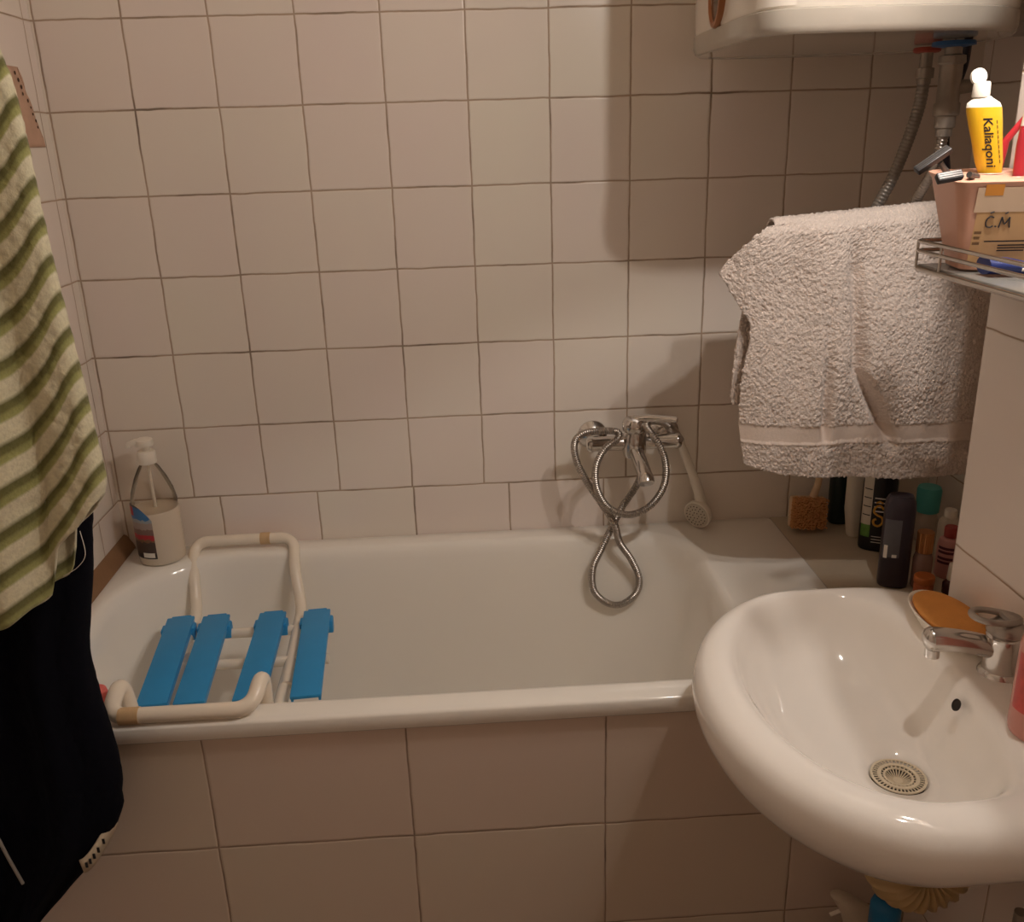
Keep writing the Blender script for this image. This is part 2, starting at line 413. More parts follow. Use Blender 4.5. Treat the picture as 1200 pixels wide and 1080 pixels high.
# ------------------------------------------------------------------ bath mixer and hand shower
mx = thing('bath_mixer', 'chrome wall-mounted bath mixer tap above the tub rim', 'tap', (1.045, -.02, .745))
yb = -.066
mb = MB()
Mx = Matrix.Rotation(PI/2, 4, 'Y')
mb.lathe([(.0, -.096), (.013, -.095), (.0165, -.09), (.0165, -.084), (.015, -.082), (.015, .082), (.0165, .084), (.0165, .09), (.013, .095), (0, .096)], (1.043, yb, .758), 28, M=Mx, cap0=False, cap1=False)
mb.lathe([(.021, -.028), (.0235, -.02), (.0235, .02), (.021, .026)], (1.043, yb-.006, .760), 28)
mb.build('mixer_body', m_chrome, mx, smooth=40)
My = Matrix.Rotation(PI/2, 4, 'X')
for x in (.968, 1.118):
    MB().lathe([(.03, 0), (.03, .003), (.02, .013), (.014, .016), (.014, .055)], (x, -.0015, .758), 28, M=My).build('wall_flange', m_chrome, mx, smooth=40)
mb = MB(); mb.tube(spline([(1.043, yb-.01, .750), (1.046, yb-.045, .737), (1.05, yb-.085, .718), (1.051, yb-.098, .706)], 6), [.0145]*7+[.0145]*6+[.0155]*6, 18); mb.build('spout', m_chrome, mx, smooth=45)
mb = MB(); mb.lathe([(.022, 0), (.0245, .004), (.0245, .018), (.02, .026), (.008, .029)], (1.043, yb-.006, .784), 28)
mb.tube(rounded([(1.043, yb-.008, .806), (1.06, yb-.016, .812), (1.118, yb-.05, .817)], .01), [.011]+[.009]*7+[.0055], 12)
mb.build('lever', m_chrome, mx, smooth=40)
MB().lathe([(.0095, -.02), (.0095, 0)], (1.055, yb, .744), 16).build('hose_outlet', m_chrome, mx)

def rib_mat(name, col, s=900):
    m = mat(name, col, .28, 1, var=.1); nt = m.node_tree; b = nt.nodes['Principled BSDF']
    u = nd(nt, 'ShaderNodeUVMap'); w = nd(nt, 'ShaderNodeTexWave', Scale=s); w.bands_direction = 'Y'
    nt.links.new(u.outputs[0], w.inputs['Vector']); bp = nd(nt, 'ShaderNodeBump', Strength=.8, Distance=.0015)
    nt.links.new(w.outputs['Fac'], bp.inputs['Height']); nt.links.new(bp.outputs['Normal'], b.inputs['Normal']); return m
m_hose = mat('steel_hose', '#b0a8a0', .36, 1, var=.1, vscale=30)
def ribbed_tube(pts, r, amp, per, seg=12):
    """a hose with modelled rings: radius alternates along the length"""
    P = [Vector(p) for p in pts]; L = [0]
    for i in range(1, len(P)): L.append(L[-1]+(P[i]-P[i-1]).length)
    n = int(L[-1]/per*4); q = []; rr = []; j = 0
    for i in range(n+1):
        s = L[-1]*i/n
        while j < len(L)-2 and L[j+1] < s: j += 1
        t = (s-L[j])/max(1e-9, L[j+1]-L[j]); q.append(P[j].lerp(P[j+1], min(t, 1))); rr.append(r+amp*math.sin(2*PI*s/per))
    return MB().tube(q, rr, seg)
hs = thing('hand_shower', 'white hand shower on the tub rim with its steel hose looped over the mixer', 'hand shower', (1.19, -.05, .5555))
Y = -.088
hp = [(1.055, yb, .736), (1.058, -.075, .70), (1.045, -.082, .668), (1.018, -.088, .63), (.995, -.092, .585), (.972, -.10, .54), (.955, -.102, .50), (.957, -.102, .45), (.985, -.10, .418),
      (1.015, -.10, .413), (1.045, -.10, .435), (1.052, -.10, .47), (1.035, -.10, .515), (1.01, -.102, .556), (.998, -.108, .60), (.975, -.106, .64), (.945, -.10, .688),
      (.925, -.094, .73), (.920, -.090, .768), (.935, -.095, .790), (.965, -.105, .798), (1.0, -.112, .797), (1.002, -.118, .785), (.975, -.122, .765), (.958, -.124, .73),
      (.960, -.126, .685), (.982, -.127, .645), (1.022, -.127, .627), (1.062, -.126, .640), (1.090, -.124, .675), (1.098, -.121, .715), (1.090, -.115, .755),
      (1.072, -.105, .785), (1.062, -.092, .800), (1.075, -.072, .802), (1.10, -.055, .795), (1.122, -.045, .778)]
ribbed_tube(spline(hp, 8), .0070, .0007, .0042).build('hose', m_hose, hs, smooth=60)
MB().tube([(1.116, -.047, .783), (1.13, -.043, .768), (1.143, -.041, .748)], [.0085, .0095, .0095], 16).build('hose_nut', m_chrome_dull, hs, smooth=50)
hd = MB(); hd.tube(spline([(1.141, -.041, .752), (1.155, -.046, .715), (1.172, -.05, .67), (1.186, -.046, .63), (1.192, -.038, .60)], 6), [.0085]*5+[.009]*8+[.0105]*6+[.012]*6, 16)
hd.build('handle', m_whitep, hs, smooth=50)
Mh = Matrix.Rotation(math.radians(100), 4, 'X') @ Matrix.Rotation(math.radians(0), 4, 'Z')
Mh = Matrix.Rotation(math.radians(-44), 4, 'Z') @ Mh
hc = Vector((1.187, -.046, .589))
MB().lathe([(.010, -.016), (.022, -.012), (.029, -.002), (.0305, .008), (.029, .011)], hc, 36, M=Mh).build('shower_head', m_whitep, hs, smooth=40)
mb = MB(); mb.lathe([(.0275, .0108), (.0265, .0125), (.01, .0135)], hc, 36, M=Mh); m_face = mat('grey_nozzle_plate', '#c9c0b0', .5)
fp = mb.build('nozzle_plate', m_face, hs, smooth=40)
mb = MB()
for rr, n in ((.007, 6), (.0145, 12), (.0215, 18)):
    for k in range(n):
        a = 2*PI*k/n; mb.lathe([(.0011, .0125), (.0009, .0148)], hc+Mh @ Vector((rr*math.cos(a), rr*math.sin(a), 0)), 6, M=Mh)
mb.build('nozzles', mat('nozzle_dark', '#5a5048', .6), fp)

# ------------------------------------------------------------------ water heater
HC = (1.306, -.306); HR = .194; HZ = 1.461
wh = thing('water_heater', 'white boxy electric water heater with rounded corners hanging above the tap end of the bath', 'water heater', (HC[0], HC[1], HZ))
m_heater = mat('heater_enamel', '#f1ebe0', .1, var=.02, vscale=8, coat=.3)
m_hcap = mat('heater_cap', '#bdb7ac', .1, var=.03, coat=.3)
def hring(k, z, n=144):
    o = []
    for j in range(n):
        t = 2*PI*j/n; c_, s_ = math.cos(t), math.sin(t)
        e_ = (2.4 if s_ < 0 else 5) if c_ > 0 else (6.5 if s_ < 0 else 4.5)
        o.append(Vector((HC[0]-.02+((.252 if c_ > 0 else .174)+k)*sp_(c_, 2/e_), HC[1]+(.226+k)*sp_(s_, 2/e_), HZ+z)))
    return o
MB().loft([hring(k, z) for k, z in ((-.003, .030), (0, .034), (0, .70), (-.02, .74), (-.1, .76))], cap0=False).build('tank', m_heater, wh, smooth=40)
MB().loft([hring(k, z) for k, z in ((-.03, .003), (-.012, .0012), (-.005, 0), (-.001, .003), (.0018, .010), (.0018, .029), (-.002, .0315))]).build('bottom_cap', m_hcap, wh, smooth=50)
Md = Matrix.Rotation(math.radians(-4), 4, 'Z') @ Matrix.Rotation(-PI/2, 4, 'Y')
dc = (HC[0]-HR+.004, HC[1]-.01, HZ+.075)
mb = MB(); mb.lathe([(.046, -.004), (.047, .006), (.045, .010), (.040, .0105), (.038, .006)], dc, 40, M=Md, cap1=False)
dl = mb.build('thermometer', mat('copper_brown_rim', '#a8714a', .35, .4), wh, smooth=40); dl['label'] = 'round dial with brown rim'
MB().lathe([(.0385, .004), (.0385, .0065)], dc, 40, M=Md).build('dial_face', mat('dial_glass', '#5a4638', .15), dl)
MB().box(HC[0]+.20, XN-.001, HC[1]-.055, HC[1]+.175, HZ+.02, HZ+.6, .004).build('light_stop_bracket', m_chrome_dull, wh)  # invented mount, widened to block lamp light passing right of the heater
HP = Vector((1.478, -.235, HZ)); CP = Vector((1.468, -.340, HZ))
m_pipe = mat('brass_nickel', '#a39a90', .35, .6, var=.2, vscale=40)
def ring_(c, col, nm):
    mb = MB(); mb.lathe([(.020, .0), (.021, -.002), (.021, -.006), (.018, -.008)], c, 28); o = mb.build(nm, mat(nm+'_plastic', col, .45), wh); return o
ring_(HP, '#a84a3c', 'hot_ring')['label'] = 'red plastic ring'; 
mb = MB(); mb.lathe([(.030, .0), (.031, -.002), (.031, -.006), (.018, -.008)], CP, 28); o = mb.build('cold_ring', mat('cold_ring_plastic', '#2f5f96', .45), wh); o['label'] = 'blue plastic ring'
mb = MB(); mb.lathe([(.010, -.006), (.010, -.030), (.014, -.031), (.014, -.046), (.0105, -.047), (.0105, -.055)], HP, 24, M=None)
mb.build('hot_outlet', m_pipe, wh, smooth=40)
mb = MB(); mb.lathe([(.012, -.006), (.012, -.018), (.019, -.020), (.020, -.030), (.0165, -.033), (.0165, -.085), (.019, -.088), (.019, -.104), (.015, -.106), (.015, -.122), (.012, -.124), (.012, -.135)], CP, 28)
mb.tube([CP+Vector((0, 0, -.066)), CP+Vector((.022, -.006, -.064)), CP+Vector((.034, -.009, -.063))], [.011, .010, .009], 16)
mb.build('safety_valve', m_pipe, wh, smooth=40)
# hoses
m_hose2 = mat('grey_braided_hose', '#9c958d', .4, .5, var=.25, vscale=160)
hh = spline([HP+Vector((0, 0, -.052)), (1.474, -.232, 1.36), (1.452, -.222, 1.27), (1.428, -.205, 1.20), (1.405, -.15, 1.08), (1.38, -.06, .98), (1.375, -.002, .965)], 12)
ribbed_tube(hh, .0092, .0006, .006).build('h', m_hose2) if False else None
tag(ribbed_tube(hh, .0095, .0006, .006).build('water_hose', m_hose2, smooth=60, org=(1.375, 0, .965)), 'thick grey braided hose curving down from the red ring of the water heater', 'hose')
h2 = spline([CP+Vector((0, 0, -.13)), (1.464, -.332, 1.28), (1.459, -.292, 1.225), (1.461, -.262, 1.15), (1.466, -.2, 1.08), (1.475, -.10, 1.0), (1.48, -.002, .975)], 12)
tag(ribbed_tube(h2, .0080, .0006, .005).build('water_hose', m_chrome_dull, smooth=60, org=(1.48, 0, .975)), 'shiny thin metal hose running down from the safety valve of the water heater', 'hose')
cb = spline([(1.505, -.31, HZ), (1.511, -.295, 1.43), (1.503, -.29, 1.39), (1.500, -.285, 1.35), (1.508, -.275, 1.30), (1.54, -.25, 1.24), (1.60, -.23, 1.2), (1.699, -.22, 1.19)], 10)
tag(MB().tube(cb, .0062, 10).build('power_cable', mat('dark_navy_cable', '#25202b', .45), smooth=50, org=(1.505, -.31, HZ)), 'dark power cable leaving the bottom of the water heater', 'cable')

# ------------------------------------------------------------------ white terry towel on its rail
TY = -.338
rail = thing('towel_rail', 'thin metal rail carrying the white terry towel', 'towel rail', (1.45, TY+.018, 1.2))
MB().tube([(1.222, TY+.018, 1.196), (1.60, TY+.018, 1.220)], .006, 12).build('bar', m_chrome_dull, rail)
MB().tube([(1.598, TY+.018, 1.220), (1.64, TY+.018, 1.221), (XN-.001, TY+.018, 1.221)], .006, 12).build('support_arm', m_chrome_dull, rail)
m_terry = bpy.data.materials.new('white_terry'); m_terry.use_nodes = True
nt = m_terry.node_tree; b_ = nt.nodes['Principled BSDF']; b_.inputs['Roughness'].default_value = .95; b_.inputs['Sheen Weight'].default_value = .25
tc = nd(nt, 'ShaderNodeTexCoord'); n1 = nd(nt, 'ShaderNodeTexNoise', Scale=260.0, Detail=3.0); n2 = nd(nt, 'ShaderNodeTexVoronoi', Scale=330.0)
nt.links.new(tc.outputs['Object'], n1.inputs['Vector']); nt.links.new(tc.outputs['Object'], n2.inputs['Vector'])
mxx = nd(nt, 'ShaderNodeMix', data_type='RGBA'); mxx.inputs[6].default_value = lin('#cdbdb2'); mxx.inputs[7].default_value = lin('#efe2d8')
nt.links.new(n1.outputs['Fac'], mxx.inputs[0]); nt.links.new(mxx.outputs[2], b_.inputs['Base Color'])
bpn = nd(nt, 'ShaderNodeBump', Strength=.6, Distance=.002); nt.links.new(n2.outputs['Distance'], bpn.inputs['Height']); nt.links.new(bpn.outputs['Normal'], b_.inputs['Normal'])
m_dobby = mat('flat_woven_border', '#d8c8bc', .9, var=.05, vscale=300, bump=.3, bscale=700)

zs = [.775, .80, .85, .90, .97, 1.038, 1.085, 1.105, 1.129, 1.15, 1.18, 1.213]
xl = [1.202, 1.188, 1.178, 1.174, 1.176, 1.184, 1.158, 1.145, 1.133, 1.148, 1.177, 1.212]
XRT = 1.605
BAND = (.842, .871)
trnd = random.Random(11)
def towel_mesh():
    NU, NV = 270, 310; v = []; f = []; mi = []
    top_of = lambda u: 1.211+.026*u
    def loops(p, amp):
        q = Vector((p.x*310, p.z*310, p.y*60)); w = Vector((p.x*90, p.z*90, 3.1))
        a = .55*noise.noise(q)+.75*trnd.uniform(-1, 1)
        return amp*(a+.35*noise.noise(w))
    total_front, total_back = 1.0, .62
    for i in range(NV+1):
        s = i/NV*1.55     # 0..1 front bottom->top, 1..1.07 over the rail, then down the back
        for j in range(NU+1):
            u = j/NU
            zt = top_of(u); zbm = .796-.034*smooth_interp(u, [0, .12, .4, .7, 1], [0, .45, .8, 1, 1])
            if s <= 1:
                z = zbm+(zt-.012-zbm)*s; x0 = smooth_interp(z-(.0)*u, zs, xl)
                x = x0+(XRT-x0)*u
                zz = z
                y = TY-.010
                # big soft folds
                y += -.016*math.exp(-((x-1.30-.05*(1.1-z))/.045)**2)*smooth_interp(z, [.75, .95, 1.2], [.6, 1, .5])
                y += .030*math.exp(-((x-(1.340+.03*math.sin((1.15-z)*5)+.05*max(0, .96-z)/.1))/.011)**2)*smooth_interp(z, [.80, .87, .95, 1.12, 1.2], [0, 1, 1, .6, 0])
                y += .022*math.exp(-((x-(1.312-.05*(z-.95)))/.008)**2)*smooth_interp(z, [.82, .87, .95, 1.0, 1.1], [0, 1, .8, .3, 0])
                y += -.018*math.exp(-((x-1.43)/.07)**2)*smooth_interp(z, [.75, .95, 1.2], [.5, 1, .4])
                y += .012*noise.noise(Vector((x*9, z*6, 1.7)))
                y += .004*noise.noise(Vector((x*24, z*14, 5.7)))
                # left flap leans back towards the wall
                y += .030*smooth_interp(max(0, 1.215-x), [0, .03, .08], [0, .25, 1])
                y += .012*(1-s)**2
                if s > .96: y += .010*((s-.96)/.04)**2
                out = -1
            elif s < 1.07:
                a = (s-1)/.07*PI; y = TY+.018-.018*math.cos(a); zz = zt-.012+.012*math.sin(a); x0 = 1.212; x = x0+(XRT-x0)*u; out = -1 if a < PI/2 else 1
            else:
                q = (s-1.07)/.48; zz = zt-.012-q*.30; x0 = 1.212-.045*smooth_interp(q, [0, .4, .8, 1], [0, .7, 1, 1]); x = x0+(XRT-x0)*u; y = TY+.036+.006*noise.noise(Vector((x*9, zz*6, 9))); out = 1
            p = Vector((x, y, zz))
            inb = s <= 1 and BAND[0]-.002*math.sin(u*9) < zz+.012*(u-.0) < BAND[1]
            amp = .0003 if inb else .0027
            if s <= 1 and abs(zz+.012*u-BAND[0]+.003) < .0016: amp = .0; p.y -= .002
            if inb: p.y += .0018
            p.y += out*loops(p, amp) if s <= 1 or s >= 1.07 else 0
            if 1 < s < 1.07: p.z += loops(p, .0018); p.y += out*.3*loops(p, .002)
            v.append(p)
    for i in range(NV):
        for j in range(NU):
            a = i*(NU+1)+j; f.append((a, a+1, a+NU+2, a+NU+1))
            c = (v[a]+v[a+NU+2])/2; u = j/NU
            mi.append(1 if (i/NV*1.55 <= 1 and BAND[0]-.005 < c.z+.012*u < BAND[1]) else 0)
    return v, f, mi
v, f, mi = towel_mesh(); mb = MB(); mb.add(v, f); mb.mi = mi
tw = mb.build('bath_towel', [m_terry, m_dobby], smooth=180, org=(1.4, TY, .76))
sd = tw.modifiers.new('thickness', 'SOLIDIFY'); sd.thickness = .004; sd.offset = -1
tag(tw, 'white terry towel with a flat woven border draped over a rail below the water heater', 'towel')

# ------------------------------------------------------------------ washbasin
wb = thing('washbasin', 'white oval ceramic washbasin mounted on the right wall', 'washbasin', (XR, -.86, .52))
NB = 128
def oval(cx, cy, al, ar, b, z, nr, nl=2.0):
    o = []
    for j in range(NB):
        t = 2*PI*j/NB; c, s = math.cos(t), math.sin(t); n = nr if c > 0 else nl
        # blend the exponent so both halves meet smoothly
        o.append(Vector((cx+(ar if c > 0 else al)*sp_(c, 2/n), cy+b*sp_(s, 2/n), z)))
    return o
XW = XR-.0015
def outer(k, z, kr=None, dx=0):
    cx = 1.19; return oval(cx+dx, -.857, .207*k-dx*0, (XW-cx-dx) if kr is None else kr, .277*k, z, 5.5)
rings = [oval(1.27, -.86, .07, .06, .07, .525, 2.2), oval(1.27, -.86, .10, .09, .105, .531, 2.4),
         oval(1.23, -.857, .135, XW-1.23, .165, .553, 3.5), oval(1.20, -.856, .165, XW-1.20, .212, .582, 4.5), oval(1.19, -.855, .187, XW-1.19, .242, .610, 5.5),
         oval(1.19, -.854, .201, XW-1.19, .260, .634, 5.5), oval(1.19, -.854, .2055, XW-1.19, .2675, .653, 5.5), oval(1.19, -.853, .2035, XW-1.19, .2670, .671, 5.5),
         oval(1.19, -.852, .196, XW-1.19, .261, .684, 5.5), oval(1.19, -.850, .186, XW-.012-1.19, .253, .691, 5.0), oval(1.19, -.846, .172, .17, .241, .6945, 4.2), oval(1.19, -.842, .157, .137, .229, .6925, 3.6),
         oval(1.19, -.840, .147, .126, .221, .686, 3.4), oval(1.19, -.840, .139, .120, .213, .674, 3.2), oval(1.193, -.842, .128, .112, .200, .650, 3.0), oval(1.198, -.847, .115, .100, .180, .625, 2.8),
         oval(1.207, -.855, .098, .083, .150, .603, 2.6), oval(1.217, -.866, .075, .064, .11, .589, 2.3), oval(1.227, -.880, .05, .046, .065, .5815, 2.1)]
fine = []
for i in range(len(rings)-1):
    a_, b_r, c_r, d_ = rings[max(i-1, 0)], rings[i], rings[i+1], rings[min(i+2, len(rings)-1)]
    for q_ in range(4):
        t = q_/4
        fine.append([.5*((2*b)+(c-a)*t+(2*a-5*b+4*c-d)*t*t+(3*b-a-3*c+d)*t**3) for a, b, c, d in zip(a_, b_r, c_r, d_)])
rings = fine+[rings[-1], oval(1.230, -.886, .0365, .0365, .0365, .579, 2), oval(1.230, -.886, .0345, .0345, .0345, .573, 2), oval(1.230, -.886, .03, .03, .03, .569, 2)]
MB().loft(rings).build('basin', m_ceramic, wb, smooth=70)
dz = .5775; DC = (1.230, -.886)
m_strain = mat('cream_strainer', '#d9cbb2', .4)
mb = MB()
def annulus(mb, r0, r1, z, n=64, th=.0015):
    mb.loft([[Vector((DC[0]+r*math.cos(2*PI*j/n), DC[1]+r*math.sin(2*PI*j/n), zz)) for j in range(n)] for r, zz in ((r0, z), (r0, z+th), (r1, z+th), (r1, z))], False, False)
annulus(mb, .0305, .0335, dz); annulus(mb, .0205, .025, dz); annulus(mb, .0155, .018, dz-.001)
for k in range(40):
    a = 2*PI*k/40
    mb.tube([(DC[0]+.0245*math.cos(a), DC[1]+.0245*math.sin(a), dz+.0008), (DC[0]+.031*math.cos(a), DC[1]+.031*math.sin(a), dz+.0008)], .0011, 4)
for k in range(24):
    a = 2*PI*k/24
    mb.tube([(DC[0]+.006*math.cos(a), DC[1]+.006*math.sin(a), dz-.006), (DC[0]+.016*math.cos(a), DC[1]+.016*math.sin(a), dz-.0006), (DC[0]+.021*math.cos(a), DC[1]+.021*math.sin(a), dz+.0008)], .0009, 4)
mb.lathe([(.0075, dz-.0075), (.0075, dz-.0055)], (DC[0], DC[1], 0), 20)
st = mb.build('drain_strainer', m_strain, wb, smooth=40)
MB().lathe([(.033, 0), (.033, .001)], (DC[0], DC[1], .5695), 32).build('drain_hole', m_hole_shade, wb)
Mo = Matrix.Rotation(math.radians(-65), 4, 'Y')
of = Vector((1.300, -.872, .668))
MB().lathe([(.0075, 0), (.0078, .0012), (.006, .0016), (.0055, .001)], of, 24, M=Mo).build('overflow_hole', m_hole_shade, wb)

# corrugated waste hose beneath
m_beige = mat('yellowed_plastic', '#b79c70', .5, var=.12, vscale=25)
dh = thing('drain_hose', 'beige corrugated drain hose bulging below the washbasin', 'drain hose', (1.27, -.87, .40))
MB().lathe([(.030, .0), (.032, -.006), (.032, -.03), (.028, -.036), (.028, -.05)], (1.236, -.885, .525), 36).build('waste_fitting', m_beige, dh, smooth=40)
q = spline([(1.236, -.885, .49), (1.236, -.885, .455), (1.244, -.887, .424), (1.268, -.889, .410), (1.294, -.889, .418), (1.309, -.888, .442), (1.330, -.886, .474), (1.394, -.884, .478)], 10)
ribbed_tube(q, .035, .0032, .0095, 28).build('corrugated_pipe', m_beige, dh, smooth=70)

# ------------------------------------------------------------------ basin tap
bt = thing('basin_tap', 'chrome single-lever tap on the back deck of the washbasin', 'tap', (1.3655, -.845, .692))
TC = Vector((1.3655, -.845, .692))
MB().lathe([(.026, 0), (.0265, .002), (.025, .005), (.0215, .008), (.021, .040), (.0225, .046), (.022, .054), (.018, .058)], TC, 36).build('tap_body', m_chrome, bt, smooth=40)
mb = MB(); P = spline([TC+Vector((-.008, .002, .034)), TC+Vector((-.036, .006, .042)), TC+Vector((-.068, .011, .046)), TC+Vector((-.086, .014, .046))], 8)+[TC+Vector((-.091, .0148, .0455)), TC+Vector((-.0945, .0153, .045)), TC+Vector((-.096, .0155, .0447))]
mb.tube(P, [.0135+.0001*i for i in range(len(P)-3)]+[.0140, .0095, .004], 20)
mb.lathe([(.009, -.016), (.009, 0)], TC+Vector((-.083, .0135, .038)), 20); mb.build('spout', m_chrome, bt, smooth=50)
mb = MB(); mb.lathe([(.021, .058), (.0235, .061), (.0225, .068), (.014, .075), (.004, .077)], TC, 32)
LM = Matrix.Translation(TC+Vector((-.004, .0, .079))) @ Matrix.Rotation(math.radians(8), 4, 'Y')
lp = []
for k in range(41):
    a = 2*PI*k/40; lp.append(LM @ Vector((-.012+.030*math.cos(a), .017*math.sin(a)*(1.0-.25*math.cos(a)), 0)))
mb.tube(lp, .0042, 12, cap=False)
mb.box(-.002, .018, -.012, .012, -.004, .004, .003, M=LM)
mb.build('loop_lever', m_chrome_dull, bt, smooth=45)

# ------------------------------------------------------------------ soap dish and orange sponge
sdc = Vector((1.3515, -.742, .6935)); Ms = Matrix.Rotation(math.radians(3), 4, 'Z')
mb = MB(); mb.lathe([(.020, 0), (.026, .001), (.031, .010), (.036, .020), (.0375, .0225), (.0365, .0235), (.033, .021), (.028, .012), (.022, .005)], sdc, 48, M=Ms, sx=1.1, sy=2.15)
tag(mb.build('soap_dish', m_whitep, smooth=50, org=sdc), 'white oval soap dish holding an orange sponge beside the basin tap', 'soap dish')
mb = MB(); mb.lathe([(.022, .0085), (.028, .0135), (.0325, .022), (.0335, .0255), (.0315, .0285), (.022, .0300), (.010, .0304)], sdc, 40, M=Ms, sx=1.1, sy=2.12)
tag(mb.build('bath_sponge', mat('orange_sponge', '#e29c50', .85, bump=.5, bscale=260, var=.1), smooth=60, org=sdc+Vector((0, 0, .0085))), 'flat orange sponge lying in the white soap dish', 'sponge')

# ------------------------------------------------------------------ pink bottle on the basin
m_pinkb = mat('pink_soap', '#cf8d80', .25, var=.15, vscale=30, sss=.1)
pk = thing('soap_bottle', 'pink soap bottle with red print standing on the basin beside the tap', 'soap bottle', (1.340, -.965, .692))
pc = (1.340, -.965, .6915)
MB().lathe([(.026, 0), (.029, .003), (.030, .010), (.030, .110), (.027, .128), (.018, .140), (.012, .146), (.012, .150)], pc, 40).build('bottle_body', m_pinkb, pk, smooth=45)
mb = MB(); mb.lathe([(.014, .150), (.0145, .166), (.012, .170), (.006, .171), (.006, .186), (.013, .187), (.013, .196), (.008, .199)], pc, 28)
mb.tube([Vector(pc)+Vector(q) for q in ((0, 0, .192), (-.018, .004, .192), (-.03, .007, .187))], [.007, .006, .0045], 10)
mb.build('pump_head', mat('red_plastic', '#d8483c', .4), pk, smooth=45)
wrap_label('label', mat('red_print_label', '#c2473f', .4, var=.35, vscale=70), pk, pc, .0303, A(170), A(235), .035, .105, n=12, k=4)

# ------------------------------------------------------------------ toiletries on the ledge
ZL = .551
def lbl(ob, s): ob['label'] = s; return ob
# back brush
br = thing('bath_brush', 'back brush with terracotta bristles and a long pale handle against the back wall', 'brush', (1.405, -.075, ZL+.002))
Mb = Matrix.Translation((1.405, -.072, ZL+.006)) @ Matrix.Rotation(math.radians(-9), 4, 'X') @ Matrix.Rotation(math.radians(4), 4, 'Y')
mb = MB(); mb.box(-.036, .036, -.006, .006, 0, .066, .005, 3, M=Mb)
mb.tube([Mb @ Vector(q) for q in ((.010, 0, .055), (.020, .0, .09), (.030, 0, .17), (.040, .002, .26))], [.009, .007, .007, .009], 12)
mb.build('handle', mat('pale_wood', '#d8bc98', .5, var=.12), br, smooth=45)
mb = MB(); rb = random.Random(3)
for i in range(17):
    for j in range(16):
        x = -.032+.064*i/16+rb.uniform(-.001, .001); z = .003+.060*j/15+rb.uniform(-.001, .001)
        mb.tube([Mb @ Vector((x, -.004, z)), Mb @ Vector((x*1.08+rb.uniform(-.0015, .0015), -.026, z+rb.uniform(-.002, .001)))], [.0019, .0022], 5)
mb.box(-.0335, .0335, -.020, -.004, .003, .063, .003, M=Mb)
mb.build('bristles', mat('terracotta_bristles', '#c48c58', .8, var=.25, vscale=120), br)

def flat_bottle(name, label, c, rx, ry, h, m, capm, rz=0, neck=.3, cap_h=.03, lean=0, cat='bottle', cap_r=None, shoulder=.82, low=None):
    t = thing(name, label, cat, c)
    M = Matrix.Rotation(rz, 4, 'Z') @ Matrix.Rotation(lean, 4, 'Y')
    def rg(k, z, ek=2.6):
        o = []
        for j in range(40):
            a = 2*PI*j/40; cc, ss = math.cos(a), math.sin(a)
            o.append(Vector(c)+M @ Vector((rx*k*sp_(cc, 2/ek), ry*k*sp_(ss, 2/ek), z)))
        return o
    prof = [(.86, 0), (.96, .002), (1, .008)]
    if low: prof = [(low*.9, 0), (low, .003), (1, h*.35)]
    prof += [(1, h*shoulder), (.95, h*(shoulder+.08)), (.75, h*(shoulder+.14)), (neck, h)]
    MB().loft([rg(k, z) for k, z in prof]).build('bottle_body', m, t, smooth=50)
    if cap_h:
        cr = cap_r or neck*rx
        mb = MB(); mb.lathe([(cr, h-.002), (cr*1.02, h), (cr, h+cap_h-.003), (cr*.85, h+cap_h)], c, 28, M=M); mb.build('cap', capm, t, smooth=45)
    t['_m'] = 0; del t['_m']
    return t, M
m_green = mat('dark_green_plastic', '#1d2b26', .35); m_whb = mat('off_white_bottle', '#cfc6b6', .4)
flat_bottle('shampoo_bottle', 'dark green bottle half hidden between the back brush and the white bottle', (1.492, -.040, ZL), .026, .020, .19, m_green, m_green)
t, M = flat_bottle('lotion_bottle', 'white bottle standing left of the black shampoo bottle on the ledge', (1.497, -.112, ZL), .026, .019, .17, m_whb, m_whitep, low=.72)
m_blackb = mat('black_bottle', '#1e1b1c', .3)
sc_ = Vector((1.508, -.178, ZL)); srz = math.radians(-28)
t, M = flat_bottle('shampoo_bottle', 'black shampoo bottle with white panel, green leaf and yellow print on its label', sc_, .032, .020, .175, m_blackb, m_dark, rz=srz)
def flat_patch(nm, m, par, c, M, ry, x0, x1, z0, z1, d=.0006, pts=None):
    """thin decal following the bottle front (local -y side)"""
    mb = MB(); n = 8; rings = []
    a = []; 
    for i in range(n+1):
        x = x0+(x1-x0)*i/n
        a.append(x)
    def yy(x, rx=.032): return -ry*(max(0, 1-abs(x/rx)**2.6))**(1/2.6)-d
    v = [Vector(c)+M @ Vector((x, yy(x), z)) for z in (z0, z1) for x in a]
    mb.add(v, [(i, i+1, n+2+i, n+1+i) for i in range(n)]); return mb.build(nm, m, par)
flat_patch('label_panel', m_whb, t, sc_, M, .020, -.029, -.011, .055, .16)
flat_patch('leaf_print', mat('leaf_green', '#5f8f3c', .5, var=.4, vscale=120), t, sc_, M, .020, -.028, -.011, .03, .056)
for k in range(4): flat_patch('text_line', m_ink, t, sc_, M, .020, -.027, -.013, .075+.018*k, .077+.018*k, .0009)
cur = [(.011, .092), (.004, .098), (-.004, .094), (-.006, .084), (.001, .078), (.009, .074), (.011, .064), (.004, .056), (-.004, .058), (-.006, .066), (-.001, .070)]
mb = MB(); mb.tube([sc_+M @ Vector((p.x, -.0200, p.y)) for p in spline([(x, z, 0) for x, z in cur], 6)], .0022, 8)
mb.tube([sc_+M @ Vector(q_) for q_ in ((-.004, -.0202, .103), (.003, -.0202, .107), (.009, -.0202, .104))], .0018, 8)
lbl(mb.build('emblem', mat('yellow_print', '#d0993a', .5), t, smooth=60), 'curled yellow emblem')
